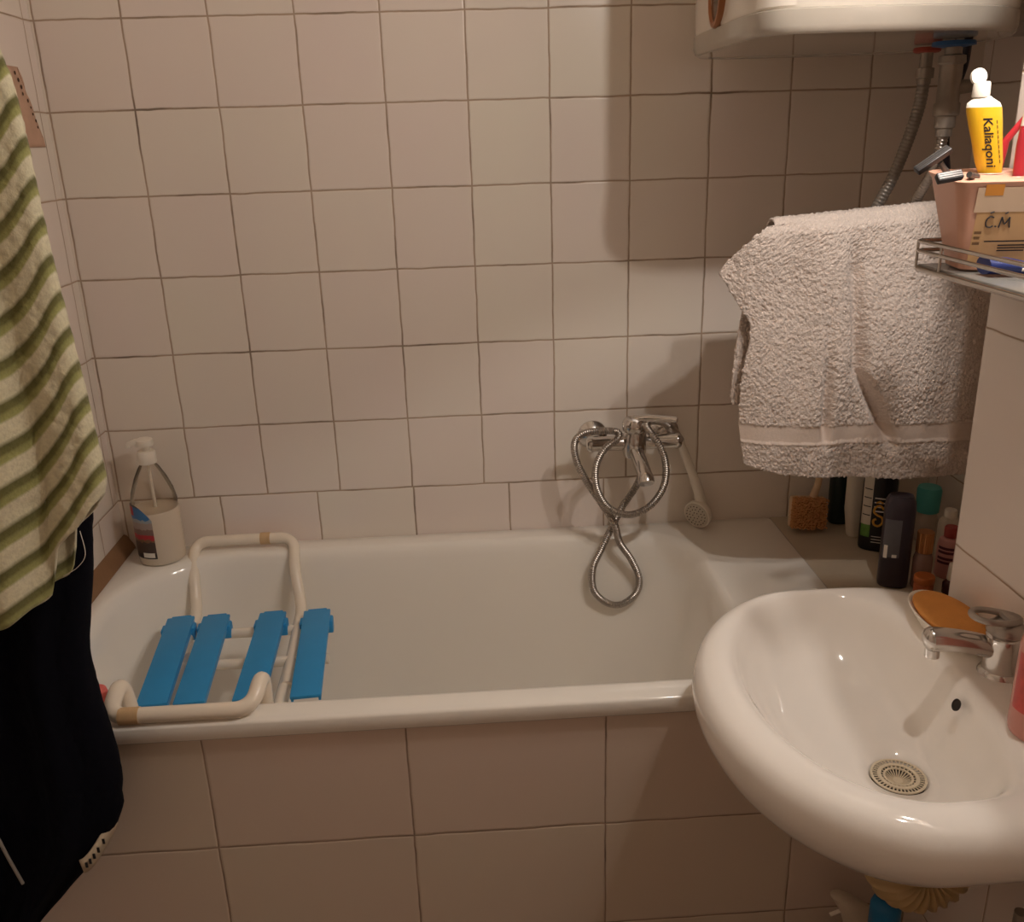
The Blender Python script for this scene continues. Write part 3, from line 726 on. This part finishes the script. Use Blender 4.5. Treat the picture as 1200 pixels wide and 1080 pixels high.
for k in range(7): flat_patch('text_line', m_wprint, t, sc_, M, .020, -.007, .018, .02+.006*k if k < 3 else .085+.009*(k-3), .0215+.006*k if k < 3 else .0875+.009*(k-3), .0008)
dkc = Vector((1.474, -.332, ZL)); m_purp = mat('dark_purple_bottle', '#3a3138', .33)
t, M = flat_bottle('shampoo_bottle', 'dark plum bottle with a grey label at the front of the ledge', dkc, .0265, .020, .172, m_purp, m_purp, rz=math.radians(-20), neck=.6, cap_h=0, shoulder=.88)
flat_patch('label_panel', mat('grey_label', '#5f5c5f', .35, var=.15, vscale=60), t, dkc, M, .0208, -.024, .004, .062, .135, .0006)
flat_patch('text_line', m_wprint, t, dkc, M, .0208, -.022, -.016, .060, .085, .001); flat_patch('text_line', m_wprint, t, dkc, M, .0208, -.008, .0, .062, .068, .001)
# right-hand cluster
m_teal = mat('turquoise_cap', '#55b8b4', .4)
c = (1.622, -.15, ZL); t = thing('lotion_bottle', 'clear whitish bottle with a wide turquoise cap below the towel', 'bottle', c)
MB().lathe([(.02, 0), (.022, .004), (.022, .045), (.018, .058), (.016, .061)], c, 32).build('bottle_body', mat('frosted_plastic', '#c8b9aa', .3, var=.1), t, smooth=45)
MB().lathe([(.018, .061), (.022, .063), (.0235, .108), (.021, .114)], c, 32).build('cap', m_teal, t, smooth=45)
t, M = flat_bottle('cream_tube', 'cream coloured squeeze bottle beside the sink wall corner', (1.616, -.248, ZL), .0195, .016, .092, m_whb, m_whitep, neck=.6, cap_h=.014)
c = (1.588, -.308, ZL); t = thing('shower_gel_bottle', 'pink shower gel bottle with dark red lettering behind the perfume bottle', 'bottle', c)
pg = mat('pink_gel', '#c98f8a', .3, var=.1)
MB().lathe([(.019, 0), (.0215, .004), (.0215, .060), (.019, .072), (.012, .078)], c, 32).build('bottle_body', pg, t, smooth=45)
MB().lathe([(.011, .078), (.0125, .079), (.0125, .096), (.011, .098)], c, 24).build('cap', mat('red_cap', '#a8423c', .4), t, smooth=45)
for k, zz in enumerate((.030, .038, .050, .058)):
    wrap_label('text_line', mat('dark_red_ink', '#5a2a3a', .5), t, c, .0218, A(185), A(262), zz, zz+.005, n=10, k=1)
c = (1.520, -.345, ZL); t = thing('perfume_bottle', 'small clear perfume bottle with a ridged copper cap', 'bottle', c)
MB().lathe([(.015, 0), (.017, .003), (.017, .055), (.014, .066), (.011, .069)], c, 32).build('bottle_body', mat('clear_pink_glass', '#b8958a', .15, trans=.5, var=0), t, smooth=45)
mb = MB(); n = 48
mb.loft([[Vector(c)+Vector(((.0135+.0008*(j % 2))*math.cos(2*PI*j/n), (.0135+.0008*(j % 2))*math.sin(2*PI*j/n), z)) for j in range(n)] for z in (.069, .072, .106, .108)])
mb.build('cap', mat('copper_cap', '#c98e5e', .3, .8), t, smooth=0)
c = (1.499, -.397, ZL); t = thing('cream_jar', 'small orange jar at the front of the ledge next to the plum bottle', 'jar', c)
MB().lathe([(.014, 0), (.0165, .003), (.0165, .034), (.015, .036)], c, 32).build('jar_body', mat('orange_plastic', '#a8582c', .4, var=.15, vscale=60), t, smooth=45)
MB().lathe([(.0168, .036), (.0175, .037), (.0175, .046), (.016, .048)], c, 32).build('lid', mat('orange_lid', '#b3642f', .4), t, smooth=45)
c = (1.557, -.380, ZL); t = thing('nail_polish_bottle', 'tiny white capped bottle right of the orange jar', 'bottle', c)
MB().lathe([(.011, 0), (.013, .003), (.013, .022), (.007, .028)], c, 24).build('bottle_body', mat('dark_red_glass', '#4a1f1c', .2), t, smooth=45)
MB().lathe([(.0065, .028), (.0075, .030), (.006, .058), (.005, .060)], c, 20).build('cap', m_whitep, t, smooth=45)

# ------------------------------------------------------------------ wire shelf with the toothbrush cup
sh = thing('wire_shelf', 'chrome wire shelf on the right wall above the washbasin', 'shelf', (XR, -.86, 1.18))
y0, y1 = -.657, -1.10; xf = 1.289; RW = .0026
MB().box(xf+.002, XR-.002, y1, y0-.004, 1.1755, 1.1795, .001).build('base_plate', mat('frosted_glass_plate', '#8c8a84', .25, .2, var=.08), sh)
for z in (1.196, 1.208):
    MB().tube(rounded([(XR-.001, y0, z), (xf, y0, z), (xf, y1, z), (XR-.001, y1, z)], .012), RW, 10).build('guard_wire', m_chrome, sh, smooth=50)
MB().tube(rounded([(XR-.001, y0, 1.1745), (xf, y0, 1.1745), (xf, y1, 1.1745), (XR-.001, y1, 1.1745)], .012), .0035, 10).build('frame_wire', m_chrome, sh, smooth=50)
for (x, y) in ((xf, -.72), (xf, -.93), (XR-.006, y0), (xf+.002, y0)):
    MB().tube([(x, y, 1.172), (x, y, 1.209)], .0018, 8).build('upright', m_chrome, sh)

# cup: rounded, tapered block with dark discs for holes on top
cupc = Vector((1.3315, -.712, 1.1805)); cm = mat('peach_plastic', '#d9a78f', .4, var=.05, vscale=20, sss=.1)
cup = thing('toothbrush_holder', 'peach plastic toothbrush holder with a taped paper label on the wire shelf', 'toothbrush holder', cupc)
Mc = Matrix.Rotation(math.radians(-9), 4, 'Z')
CH = .108; TILT = .08
def cr_(hx0, hx1, hy, z, r=.014, inset=0):
    o = []
    for k, (sx, sy) in enumerate(((1, -1), (1, 1), (-1, 1), (-1, -1))):
        ex = (hx1 if sx > 0 else hx0)-inset; ey = hy-inset
        for j in range(9):
            a = [-PI/2, 0, PI/2, PI][k]+PI/2*j/8
            ly = sy*(ey-r)+r*math.sin(a); o.append(cupc+Mc @ Vector((sx*(ex-r)+r*math.cos(a), ly, z+TILT*ly*z/CH)))
    return o
cr_b, cr_t = (.021, .046, .034), (.045, .052, .056)
def lerp3(t): return [cr_b[i]+(cr_t[i]-cr_b[i])*t for i in range(3)]
rg = []
for t, ins in ((0, .003), (.02, 0), (.3, 0), (.6, 0), (.93, 0), (.97, -.002), (.99, -.002), (1.0, .001)):
    a = lerp3(t); rg.append(cr_(a[0], a[1], a[2], CH*t, .014, ins))
MB().loft(rg).build('cup_body', cm, cup, smooth=45)
holes = [(-.024, -.034), (-.022, .020), (.010, .008), (.030, -.026), (.034, .022)]
for hx, hy in holes:
    rr = .0135 if (hx, hy) == (.010, .008) else .009; zt_ = TILT*hy
    MB().lathe([(rr, CH-.001), (rr+.002, CH+.0006), (rr+.003, CH-.0005)], cupc+Mc @ Vector((hx, hy, zt_)), 28, M=None, cap0=False, cap1=False).build('hole_rim', cm, cup, smooth=45)
    MB().lathe([(rr, CH-.0006), (rr, CH+.0003)], cupc+Mc @ Vector((hx, hy, zt_)), 28).build('hole', m_hole_shade, cup)
def on_front(x, t, d=.0008):   # front (-y) face of the cup, t = height 0..1
    a = lerp3(t); return cupc+Mc @ Vector((x, -a[2]-d, CH*t-TILT*a[2]*t))
m_paper = mat('worn_paper_label', '#cfa878', .7, var=.12, vscale=40); m_tapeg = mat('glossy_clear_tape', '#d8bfa4', .25, var=.05)
def fpatch(nm, m, x0, x1, t0, t1, d, skew=0, par=None):
    mb = MB(); vs = []
    for i in range(5):
        for j in range(9):
            t = t0+(t1-t0)*i/4; x = x0+(x1-x0)*j/8; vs.append(on_front(x, min(1, t+skew*(x-x0)), d))
    mb.add(vs, [(i*9+j, i*9+j+1, i*9+j+10, i*9+j+9) for i in range(4) for j in range(8)]); return mb.build(nm, m, par or cup, smooth=40)
lab = fpatch('label', m_paper, -.018, .048, .10, .80, .0008); lbl(lab, 'worn beige paper label')
fpatch('tape', m_tapeg, -.022, .048, .66, .93, .0014, par=lab)
fpatch('gold_print', mat('orange_print', '#d8923c', .5), -.014, .006, .84, .97, .0018, par=lab)
def ftext(body, size, x, t, m, bold=True, rot=0):
    v, f = text_pts(body, size, bold); mb = MB()
    mb.add([on_front(x+p.x, t+p.y/CH, .0022) for p in v], f); return mb.build('lettering', m, lab, smooth=0)
pen = mat('pen_ink', '#39383c', .6)
def stroke(pts):
    MB().tube([on_front(x, t, .0019) for x, t in spline2(pts)], .0008, 6).build('pen_stroke', pen, lab, smooth=60)
def spline2(pts): return [(p.x, p.y) for p in spline([(x, t, 0) for x, t in pts], 6)]
stroke([(.0015, .600), (-.002, .612), (-.0055, .585), (-.0065, .545), (-.005, .505), (-.001, .495), (.002, .510)])
stroke([(.0042, .508), (.0050, .500), (.0058, .507)])
stroke([(.0085, .490), (.0095, .545), (.0105, .605)]); stroke([(.0105, .605), (.0125, .555), (.0143, .525)]); stroke([(.0143, .525), (.0168, .560), (.0188, .602)]); stroke([(.0188, .602), (.0195, .540), (.0205, .488)])
stroke([(-.0035, .650), (.0005, .665)]); stroke([(.013, .640), (.016, .655)])
for (x0, x1, t) in ((-.004, .046, .33), (.012, .046, .285), (.012, .046, .255), (.012, .042, .225)):
    fpatch('text_line', m_ink, x0, x1, t, t+.014, .002, par=lab)
for (x0, x1, t) in ((-.017, -.009, .42), (-.016, -.010, .36), (-.017, -.009, .30)):
    fpatch('side_print', mat('brown_print', '#7a5c3c', .6), x0, x1, t, t+.03, .002, par=lab)
# blue card leaning at the foot of the cup
cd = thing('toothpaste_tube', 'dark blue tube with white stripes lying on the wire shelf before the holder', 'tube', (1.36, -.80, 1.1805))
mb = MB(); rgs = []
for s, w, h in ((0, .016, .0105), (.3, .016, .0095), (.7, .017, .006), (1, .018, .0015)):
    p = Vector((1.312, -.776, 1.1815)).lerp(Vector((1.390, -.790, 1.1815)), s)
    rgs.append([p+Vector((0, w*math.cos(2*PI*j/24), h+h*math.sin(2*PI*j/24))) for j in range(24)])
mb.loft(rgs); mb.build('tube_body', mat('navy_tube', '#26336e', .35), cd, smooth=50)
mb = MB(); mb.tube([(1.345, -.797, 1.1885), (1.37, -.802, 1.190), (1.388, -.804, 1.189)], .0022, 8); mb.build('stripe', m_wprint, cd)

# yellow tube standing in the holder
yc = Vector((1.341, -.702, 1.1805)); yt = thing('cream_tube', 'yellow and white tube with black lettering standing upright in the toothbrush holder', 'tube', yc+Vector((0, 0, .04)))
m_yel = mat('yellow_print_tube', '#e3b526', .35, var=.05, vscale=30)
def yk(z): return -.24*(z-.13)
def yr(w, d, z, n=32): return [yc+Vector((w*math.cos(2*PI*j/n)+yk(z), d*math.sin(2*PI*j/n), z)) for j in range(n)]
MB().loft([yr(.0105, .0035, .045), yr(.0115, .006, .07), yr(.0118, .009, .10), yr(.0165, .0105, .122), yr(.0178, .011, .142), yr(.0200, .012, .165), yr(.0208, .012, .178), yr(.0206, .012, .182)], cap1=False).build('tube_body', m_yel, yt, smooth=60)
MB().loft([yr(.0206, .012, .182), yr(.0188, .0115, .187), yr(.011, .009, .192), yr(.009, .008, .194)]).build('tube_shoulder', m_whitep, yt, smooth=60)
mb = MB(); mb.lathe([(.0095, .193), (.0098, .195), (.0092, .208), (.0080, .210)], yc+Vector((yk(.205), 0, 0)), 28)
Mcap = Matrix.Translation(yc+Vector((yk(.216), .005, .2155))) @ Matrix.Rotation(math.radians(82), 4, 'X')
mb.lathe([(.006, -.003), (.0092, -.002), (.0092, .002), (.006, .003)], (0, 0, 0), 24, M=Mcap)
mb.build('flip_cap', m_whitep, yt, smooth=45)
def on_tube(x, z, d=.0006):
    wv = interp(z, [.10, .122, .142, .165, .178], [.0118, .0165, .0178, .020, .0208]); dv = interp(z, [.10, .122, .142, .178], [.009, .0105, .011, .012])
    return yc+Vector((yk(z)+x, -dv*math.sqrt(max(.05, 1-(x/wv)**2))-d, z))
v_, f_ = text_pts('Kaliaqoni', .0150, True); mb = MB()
mb.add([on_tube(-.0035+p.y, .143-p.x) for p in v_], f_); mb.build('lettering', m_ink, yt, smooth=0)
mb = MB()
for k in range(9):
    z_ = .120+.0055*k
    mb.add([on_tube(xx, z_+dz_) for xx, dz_ in ((.0075, 0), (.0088, 0), (.0088, .0036), (.0075, .0036))], [(0, 1, 2, 3)])
mb.build('small_print', mat('brown_ink', '#6a5420', .5), yt, smooth=0)

# razors
m_rz = mat('grey_razor', '#5d5a58', .35, .6, var=.1)
def razor(label, base, top, head_c, yaw, pitch, wid):
    t = thing('razor', label, 'razor', base, 'razors in the toothbrush holder')
    del t['group']
    MB().tube(spline([base, Vector(base).lerp(Vector(top), .6)+Vector((-.002, -.002, .0)), top], 6), [.004]*7+[.0035]*6, 10).build('handle', m_rz, t, smooth=50)
    M = Matrix.Translation(head_c) @ Matrix.Rotation(yaw, 4, 'Y') @ Matrix.Rotation(pitch, 4, 'X')
    mb = MB(); mb.box(-wid, wid, -.0055, .0055, -.004, .004, .0015, M=M); mb.tube([M @ Vector((-wid*.6, .004, -.003)), M @ Vector((0, .006, -.009)), M @ Vector((wid*.6, .004, -.003))], .002, 8); h = mb.build('razor_head', mat('razor_black', '#343233', .4), t)
    mb = MB()
    for k in (-.0028, 0, .0028): mb.box(-wid*.9, wid*.9, k-.0006, k+.0006, .003, .0044, 0, M=M)
    mb.build('blades', m_rz, h)
hb = cupc+Mc @ Vector((-.020, .020, CH-.012))
razor('dark razor with a long tilted head sticking out left of the toothbrush holder', hb, Vector((1.286, -.698, 1.303)), Vector((1.275, -.702, 1.306)), math.radians(-33), math.radians(30), .0225)
hb2 = cupc+Mc @ Vector((-.018, -.034, CH-.001))
razor('small razor lying low on the near corner of the toothbrush holder', hb2, Vector((1.292, -.756, 1.291)), Vector((1.264, -.766, 1.290)), math.radians(-8), math.radians(50), .0145)
# toothbrushes
m_rb = mat('red_toothbrush', '#b5303a', .35)
tb = Vector((1.360, -.692, 1.275)); t = thing('toothbrush', 'red toothbrush leaning in the holder behind the yellow tube', 'toothbrush', tb)
MB().tube([tb, tb+Vector((.004, -.004, .05)), tb+Vector((.020, -.014, .078))], [.004, .0045, .0035], 10).build('handle', m_rb, t, smooth=50)
M = Matrix.Translation(tb+Vector((.0215, -.015, .082))) @ Matrix.Rotation(math.radians(25), 4, 'Y')
MB().box(-.003, .003, -.005, .005, -.008, .008, .002, M=M).build('bristles', m_whitep, t)
tb = Vector((1.3575, -.742, 1.275)); t = thing('toothbrush', 'white and red toothbrush with an orange tip at the far right of the holder', 'toothbrush', tb)
MB().tube([tb, tb+Vector((.0005, 0, .045)), tb+Vector((.001, 0, .066))], [.006, .0068, .0058], 12).build('grip', m_rb, t, smooth=50)
MB().tube([tb+Vector((.001, 0, .066)), tb+Vector((.002, 0, .088)), tb+Vector((.003, 0, .106))], [.0055, .0045, .0045], 12).build('handle', m_whitep, t, smooth=50)
MB().tube([tb+Vector((.003, 0, .106)), tb+Vector((.004, 0, .134))], [.0048, .0056], 12).build('brush_head', mat('orange_tip', '#e09a3c', .4), t, smooth=50)

# ------------------------------------------------------------------ clothes on the left wall
m_gtow = bpy.data.materials.new('green_striped_terry'); m_gtow.use_nodes = True
nt = m_gtow.node_tree; b_ = nt.nodes['Principled BSDF']; b_.inputs['Roughness'].default_value = .95; b_.inputs['Sheen Weight'].default_value = .2
uvn = nd(nt, 'ShaderNodeUVMap'); spx = nd(nt, 'ShaderNodeSeparateXYZ'); nt.links.new(uvn.outputs[0], spx.inputs[0])
fr = nd(nt, 'ShaderNodeMath', operation='FRACT'); nt.links.new(spx.outputs[1], fr.inputs[0])
cr = nd(nt, 'ShaderNodeValToRGB'); el = cr.color_ramp.elements
cols = [(0, '#d8d3b4'), (.38, '#dcd6ba'), (.46, '#a4a468'), (.60, '#94955a'), (.68, '#72703f'), (.84, '#67653a'), (.93, '#d8d3b4')]
el[0].position = 0; el[0].color = lin(cols[0][1]); el[1].position = .97; el[1].color = lin(cols[-1][1])
for p, c_ in cols[1:-1]: q = el.new(p); q.color = lin(c_)
nt.links.new(fr.outputs[0], cr.inputs[0])
tc = nd(nt, 'ShaderNodeTexCoord'); n1 = nd(nt, 'ShaderNodeTexNoise', Scale=220.0, Detail=3.0); nt.links.new(tc.outputs['Object'], n1.inputs['Vector'])
hv = nd(nt, 'ShaderNodeHueSaturation'); mr = nd(nt, 'ShaderNodeMapRange'); mr.inputs['To Min'].default_value = .75; mr.inputs['To Max'].default_value = 1.15
nt.links.new(n1.outputs['Fac'], mr.inputs['Value']); nt.links.new(mr.outputs[0], hv.inputs['Value']); nt.links.new(cr.outputs[0], hv.inputs['Color']); nt.links.new(hv.outputs[0], b_.inputs['Base Color'])
bpn = nd(nt, 'ShaderNodeBump', Strength=.5, Distance=.002); nt.links.new(n1.outputs['Fac'], bpn.inputs['Height']); nt.links.new(bpn.outputs['Normal'], b_.inputs['Normal'])

def hanging(name, m, parent, yc, zs, xr, zt, zb_l, zb_fun, fold, thick, uvf, NU=90, NV=150, seed=0, xl=XL+.03):
    """closed cloth bundle: front sheet and back sheet joined at the right edge"""
    v = []; f = []; uv = []; ncol = 2*NU+1
    for i in range(NV+1):
        t = i/NV
        for j in range(ncol):
            u = j/NU if j <= NU else 2-j/NU        # 0..1..0
            front = j <= NU
            z0 = zb_fun(u); z = zt+(z0-zt)*t
            xe = smooth_interp(-z, [-q for q in zs], xr); x = xl+(xe-xl)*(1-(1-u)**1.15)
            th = thick*math.sqrt(max(0, 1-u**4))*(.55+.45*t)
            w = fold(u, t, z)
            y = yc+(-th if front else th)+w*(1 if front else .5)*math.sqrt(max(0, 1-u**8))
            p = Vector((x, y, z)); p.y += .0022*noise.noise(Vector((x*160, z*160, seed+y*40)))
            v.append(p); uv.append(uvf(u, t, z, x, front))
    for i in range(NV):
        for j in range(ncol-1):
            a = i*ncol+j; f.append((a, a+1, a+ncol+1, a+ncol))
    mb = MB(); mb.add(v, f); o = mb.build(name, m, parent, smooth=180, org=(0.05, yc, min(q.z for q in v)) if parent is None else None)
    ul = o.data.uv_layers.new(name='UVMap')
    for lp in o.data.loops: ul.data[lp.index].uv = uv[lp.vertex_index]
    s = o.modifiers.new('thickness', 'SOLIDIFY'); s.thickness = .004; s.offset = 0
    return o
gy = -.86
g_z = [1.62, 1.50, 1.425, 1.397, 1.353, 1.293, 1.245, 1.187, 1.109, 1.041, 1.01, .997, .95, .80]
g_x = [.24, .28, .297, .302, .304, .305, .307, .310, .315, .318, .319, .315, .309, .305]
def gfold(u, t, z): return .016*math.sin(u*15+t*2.2)*(.3+.7*t)+.006*math.sin(u*31+1+3*t)*t
def gbot(u): return smooth_interp(u, [0, .55, .62, .68, .75, .80, .90, 1.0], [.85, .862, .868, .878, .888, .94, .965, .995])
def guv(u, t, z, x, front): return (u, (z-.95*x-.10*t+.010*math.sin(u*15+t*2.2))/.045)
gt = hanging('hand_towel', m_gtow, None, gy, g_z, g_x, 1.62, 0, gbot, gfold, .04, guv)
tag(gt, 'green and cream striped terry towel hanging over dark trousers on the left wall', 'towel')
thr = MB().tube(spline([(.296, gy-.03, .965), (.299, gy-.035, .94), (.288, gy-.035, .925), (.272, gy-.036, .916)], 8), .00035, 6).build('loose_thread', m_wprint, gt); thr['label'] = 'loose white thread'
m_navy = mat('navy_fabric', '#0a0a13', 1, var=.3, vscale=18, bump=.3, bscale=500, sheen=0)
m_navy.node_tree.nodes['Principled BSDF'].inputs['Specular IOR Level'].default_value = .15
ty_ = -.735
t_z = [1.45, 1.2, .93, .905, .837, .78, .744, .72, .644, .60, .564, .523, .503, .475, .414, .352, .30]
t_x = [.16, .20, .24, .239, .228, .215, .207, .204, .207, .211, .213, .2115, .207, .203, .166, .110, .07]
def tfold(u, t, z): return .010*math.sin(u*9+t*5+1)*(.3+.7*t)+.004*math.sin(u*22+4*t)
def tbot(u): return smooth_interp(u, [0, .3, .55, .75, .88, 1.0], [.24, .25, .27, .29, .32, .36])
tr = hanging('trousers', m_navy, None, ty_, t_z, t_x, 1.45, 0, tbot, tfold, .048, lambda u, t, z, x, fr: (u, t), NU=70, NV=120, seed=4)
tag(tr, 'dark navy trousers hanging under the green striped towel on the left wall', 'trousers')
# brand tag and drawcord
mb = MB(); n = 10; vs = []
def tagp(t, dn, out=0): return Vector((.160+.037*t+.003*dn, ty_-.049+.047*t*t-out, .440+.040*t**1.6-.022*dn))
for i in range(n+1):
    for w_ in (0, 1): vs.append(tagp(i/n, w_))
mb.add(vs, [(2*i, 2*i+1, 2*i+3, 2*i+2) for i in range(n)])
tg = mb.build('fabric_tag', mat('cream_fabric_tag', '#b8a890', .8), tr, smooth=40); s = tg.modifiers.new('thickness', 'SOLIDIFY'); s.thickness = .002; lbl(tg, 'small cream woven tag')
mb = MB()
for t in (.2, .32, .44, .56, .7):
    p = tagp(t, .5, .0022); mb.box(p.x-.0016, p.x+.0016, p.y-.0006, p.y+.0006, p.z-.004, p.z+.004)
mb.build('tag_marks', m_ink, tg, smooth=0)
dcd = MB().tube(spline([(.062, ty_-.052, .50), (.072, ty_-.055, .46), (.083, ty_-.055, .413)], 6), .0022, 8).build('drawcord', mat('grey_cord', '#8f887e', .8), tr, smooth=50); lbl(dcd, 'pale grey drawcord')
# hooks for the clothes (on the left wall, above the frame)
for i, (z, lb, l) in enumerate(((1.60, 'white wall hook holding the green striped towel', .09), (1.46, 'white wall hook behind the green towel holding the trousers', .06))):
    pass
hk = thing('wall_hook', 'white wall hook holding the green striped towel and trousers', 'hook', (XL, gy, 1.62))
MB().box(XL, XL+.006, gy-.02, gy+.02, 1.60, 1.66, .002).build('hook_plate', m_whitep, hk)
MB().tube(rounded([(XL+.004, gy, 1.625), (XL+.05, gy, 1.615), (XL+.06, gy, 1.65)], .015), .005, 10).build('hook_arm', m_whitep, hk, smooth=50)

# peeling sticker on the left wall
mb = MB(); vs = []; ny, nz_ = 14, 16
for i in range(nz_+1):
    for j in range(ny+1):
        y = -.135+.105*j/ny; z = 1.352+.128*i/nz_
        k = noise.noise(Vector((y*60, z*60, 2)))*.006
        ymax = -.036-.055*(i/nz_)+k
        y = min(y, ymax); vs.append(Vector((XL+.0012+.004*max(0, (j/ny-.6))*(.5+.5*math.sin(i)), y, z)))
mb.add(vs, [(i*(ny+1)+j, i*(ny+1)+j+1, (i+1)*(ny+1)+j+1, (i+1)*(ny+1)+j) for i in range(nz_) for j in range(ny)])
stk = mb.build('wall_sticker', mat('faded_pink_sticker', '#c9a58e', .6, var=.15, vscale=50), smooth=60, org=(XL, -.09, 1.35))
s = stk.modifiers.new('thickness', 'SOLIDIFY'); s.thickness = .0012; s.offset = 1
tag(stk, 'faded pinkish peeling sticker on the left wall near the corner', 'sticker')
m_spk = mat('mould_specks', '#5a4636', .8); rd = random.Random(5)
for k in range(9):
    i = k/8; y = -.108+.055*i+.004*rd.uniform(-1, 1); z = 1.470-.085*i
    MB().lathe([(.0022+.0018*rd.random(), 0), (.001, .0008)], (XL+.0035, y, z), 8, M=Matrix.Rotation(PI/2, 4, 'Y')).build('dark_speck', m_spk, stk)
# ------------------------------------------------------------------ floor-level things under the basin
m_wbot = mat('white_cleaner_plastic', '#cfc3b0', .4)
tb = thing('cleaner_bottle', 'white duck-necked cleaner bottle standing under the washbasin', 'bottle', (1.315, -.70, 0))
def er(c, rx, ry, n=28): return [Vector((c[0]+rx*math.cos(2*PI*j/n), c[1]+ry*math.sin(2*PI*j/n), c[2])) for j in range(n)]
BX = 1.305; BY = -.715
MB().loft([er((BX, BY, .0), .036, .024), er((BX, BY, .006), .040, .027), er((BX, BY, .13), .040, .027), er((BX-.004, BY, .16), .034, .025), er((BX-.020, BY, .187), .026, .021), er((BX-.040, BY, .210), .018, .016), er((BX-.052, BY, .220), .012, .012), er((BX-.056, BY, .223), .006, .006)]).build('bottle_body', m_wbot, tb, smooth=50)
MB().tube([(BX-.062, BY, .182), (BX-.048, BY, .188), (BX-.035, BY, .192)], [.003, .003, .004], 8).build('spout_tip', m_whitep, tb)
c = (1.284, -.80, 0); t = thing('detergent_bottle', 'pale bottle with a round blue cap left of the drain hose under the basin', 'bottle', c)
MB().lathe([(.028, 0), (.032, .004), (.032, .215), (.022, .238), (.012, .244)], c, 32).build('bottle_body', m_wbot, t, smooth=50)
MB().lathe([(.020, .244), (.0215, .246), (.0215, .282), (.018, .292), (.008, .296)], c, 32).build('cap', mat('blue_cap', '#1f6f9f', .4), t, smooth=50)
av = thing('angle_valve', 'dark metal angle valve on the right wall under the washbasin', 'valve', (XR, -.98, .40))
mb = MB(); mb.lathe([(.022, 0), (.022, .004), (.010, .008), (.010, .05)], (XR-.0012, -.985, .405), 24, M=Matrix.Rotation(-PI/2, 4, 'Y')); mb.tube([(XR-.045, -.985, .405), (XR-.045, -.985, .45)], .008, 12)
mb.build('valve_body', m_pipe, av, smooth=45)
mb = MB(); mb.box(XR-.074, XR-.050, -.994, -.976, .394, .416, .004); mb.build('valve_knob', m_dark, av, smooth=45)
MB().tube(spline([(XR-.045, -.985, .45), (XR-.047, -.98, .50), (XR-.04, -.94, .58), (XR-.03, -.90, .60)], 8), .005, 10).build('supply_hose', m_hose2, av, smooth=50) if False else None

# ------------------------------------------------------------------ lamp over the mirror (above the frame)
LP = Vector((1.245, -.98, 1.785))
wlp = thing('wall_lamp', 'white wall lamp with a bare bulb above the washbasin', 'lamp', (XR, -.98, 1.86))
MB().box(XR-.02, XR-.001, -1.04, -.92, 1.83, 1.91, .005).build('back_plate', m_whitep, wlp)
MB().tube(rounded([(XR-.02, -.98, 1.87), (LP.x, -.98, 1.87), (LP.x, -.98, 1.835)], .03), .008, 12).build('lamp_arm', m_whitep, wlp, smooth=50)
MB().lathe([(.016, .035), (.018, .038), (.018, .06), (.01, .065)], LP, 24).build('bulb_socket', m_whitep, wlp, smooth=45)
def point(name, loc, e, r, col=(1, .915, .84)):
    l = bpy.data.lights.new(name, 'POINT'); l.energy = e; l.shadow_soft_size = r; l.color = col
    o = bpy.data.objects.new(name, l); C.objects.link(o); o.location = loc; return o
point('lamp_light', LP, 9.6, .011)
SP = Vector((1.343, -.828, 1.632))
MB().lathe([(.046, .0), (.047, .001), (.030, .055), (.022, .075), (.010, .078), (.020, .072), (.028, .054), (.0445, .001)], SP, 32, cap0=False, cap1=False).build('added_spot_housing', m_whitep, wlp, smooth=40)  # made-up housing around the added spot
MB().tube(rounded([SP+Vector((0, 0, .076)), SP+Vector((0, 0, .11)), Vector((XR-.002, SP.y, SP.z+.11))], .02), .006, 10).build('added_spot_arm', m_whitep, wlp, smooth=50)  # made-up arm carrying that housing
sl_ = bpy.data.lights.new('mirror_bounce_spot', 'SPOT'); sl_.energy = 6.8; sl_.shadow_soft_size = .014; sl_.color = (1, .915, .84); sl_.spot_size = math.radians(116); sl_.spot_blend = .2  # added spot imitating the bulb's reflection in an unseen mirror
so_ = bpy.data.objects.new('mirror_bounce_spot', sl_); C.objects.link(so_); so_.location = SP+Vector((0, 0, .012))

w = bpy.data.worlds.new('room_world'); bpy.context.scene.world = w; w.use_nodes = True
w.node_tree.nodes['Background'].inputs[0].default_value = (.02, .017, .014, 1); w.node_tree.nodes['Background'].inputs[1].default_value = 1

# ------------------------------------------------------------------ camera
cam = bpy.data.cameras.new('camera'); co = bpy.data.objects.new('camera', cam); C.objects.link(co)
yaw, pit, roll, fpx = 4.640000e-02, -3.387000e-01, -3.130000e-02, 1087.271
fw = Vector((math.sin(yaw)*math.cos(pit), math.cos(yaw)*math.cos(pit), math.sin(pit)))
r0 = Vector((math.cos(yaw), -math.sin(yaw), 0)); u0 = r0.cross(fw)
r2 = r0*math.cos(roll)+u0*math.sin(roll); u2 = -r0*math.sin(roll)+u0*math.cos(roll)
co.matrix_world = Matrix(((r2.x, u2.x, -fw.x, .7152), (r2.y, u2.y, -fw.y, -1.8219), (r2.z, u2.z, -fw.z, 1.3497), (0, 0, 0, 1)))
cam.sensor_fit = 'HORIZONTAL'; cam.sensor_width = 36; cam.lens = 36*fpx/1200; cam.clip_start = .02
S = bpy.context.scene; S.camera = co
S.view_settings.view_transform = 'Standard'; S.view_settings.look = 'None'; S.view_settings.gamma = 1; S.view_settings.exposure = .06
S.view_settings.use_curve_mapping = False
S.cycles.use_denoising = True
S.cycles.max_bounces = 14; S.cycles.diffuse_bounces = 10
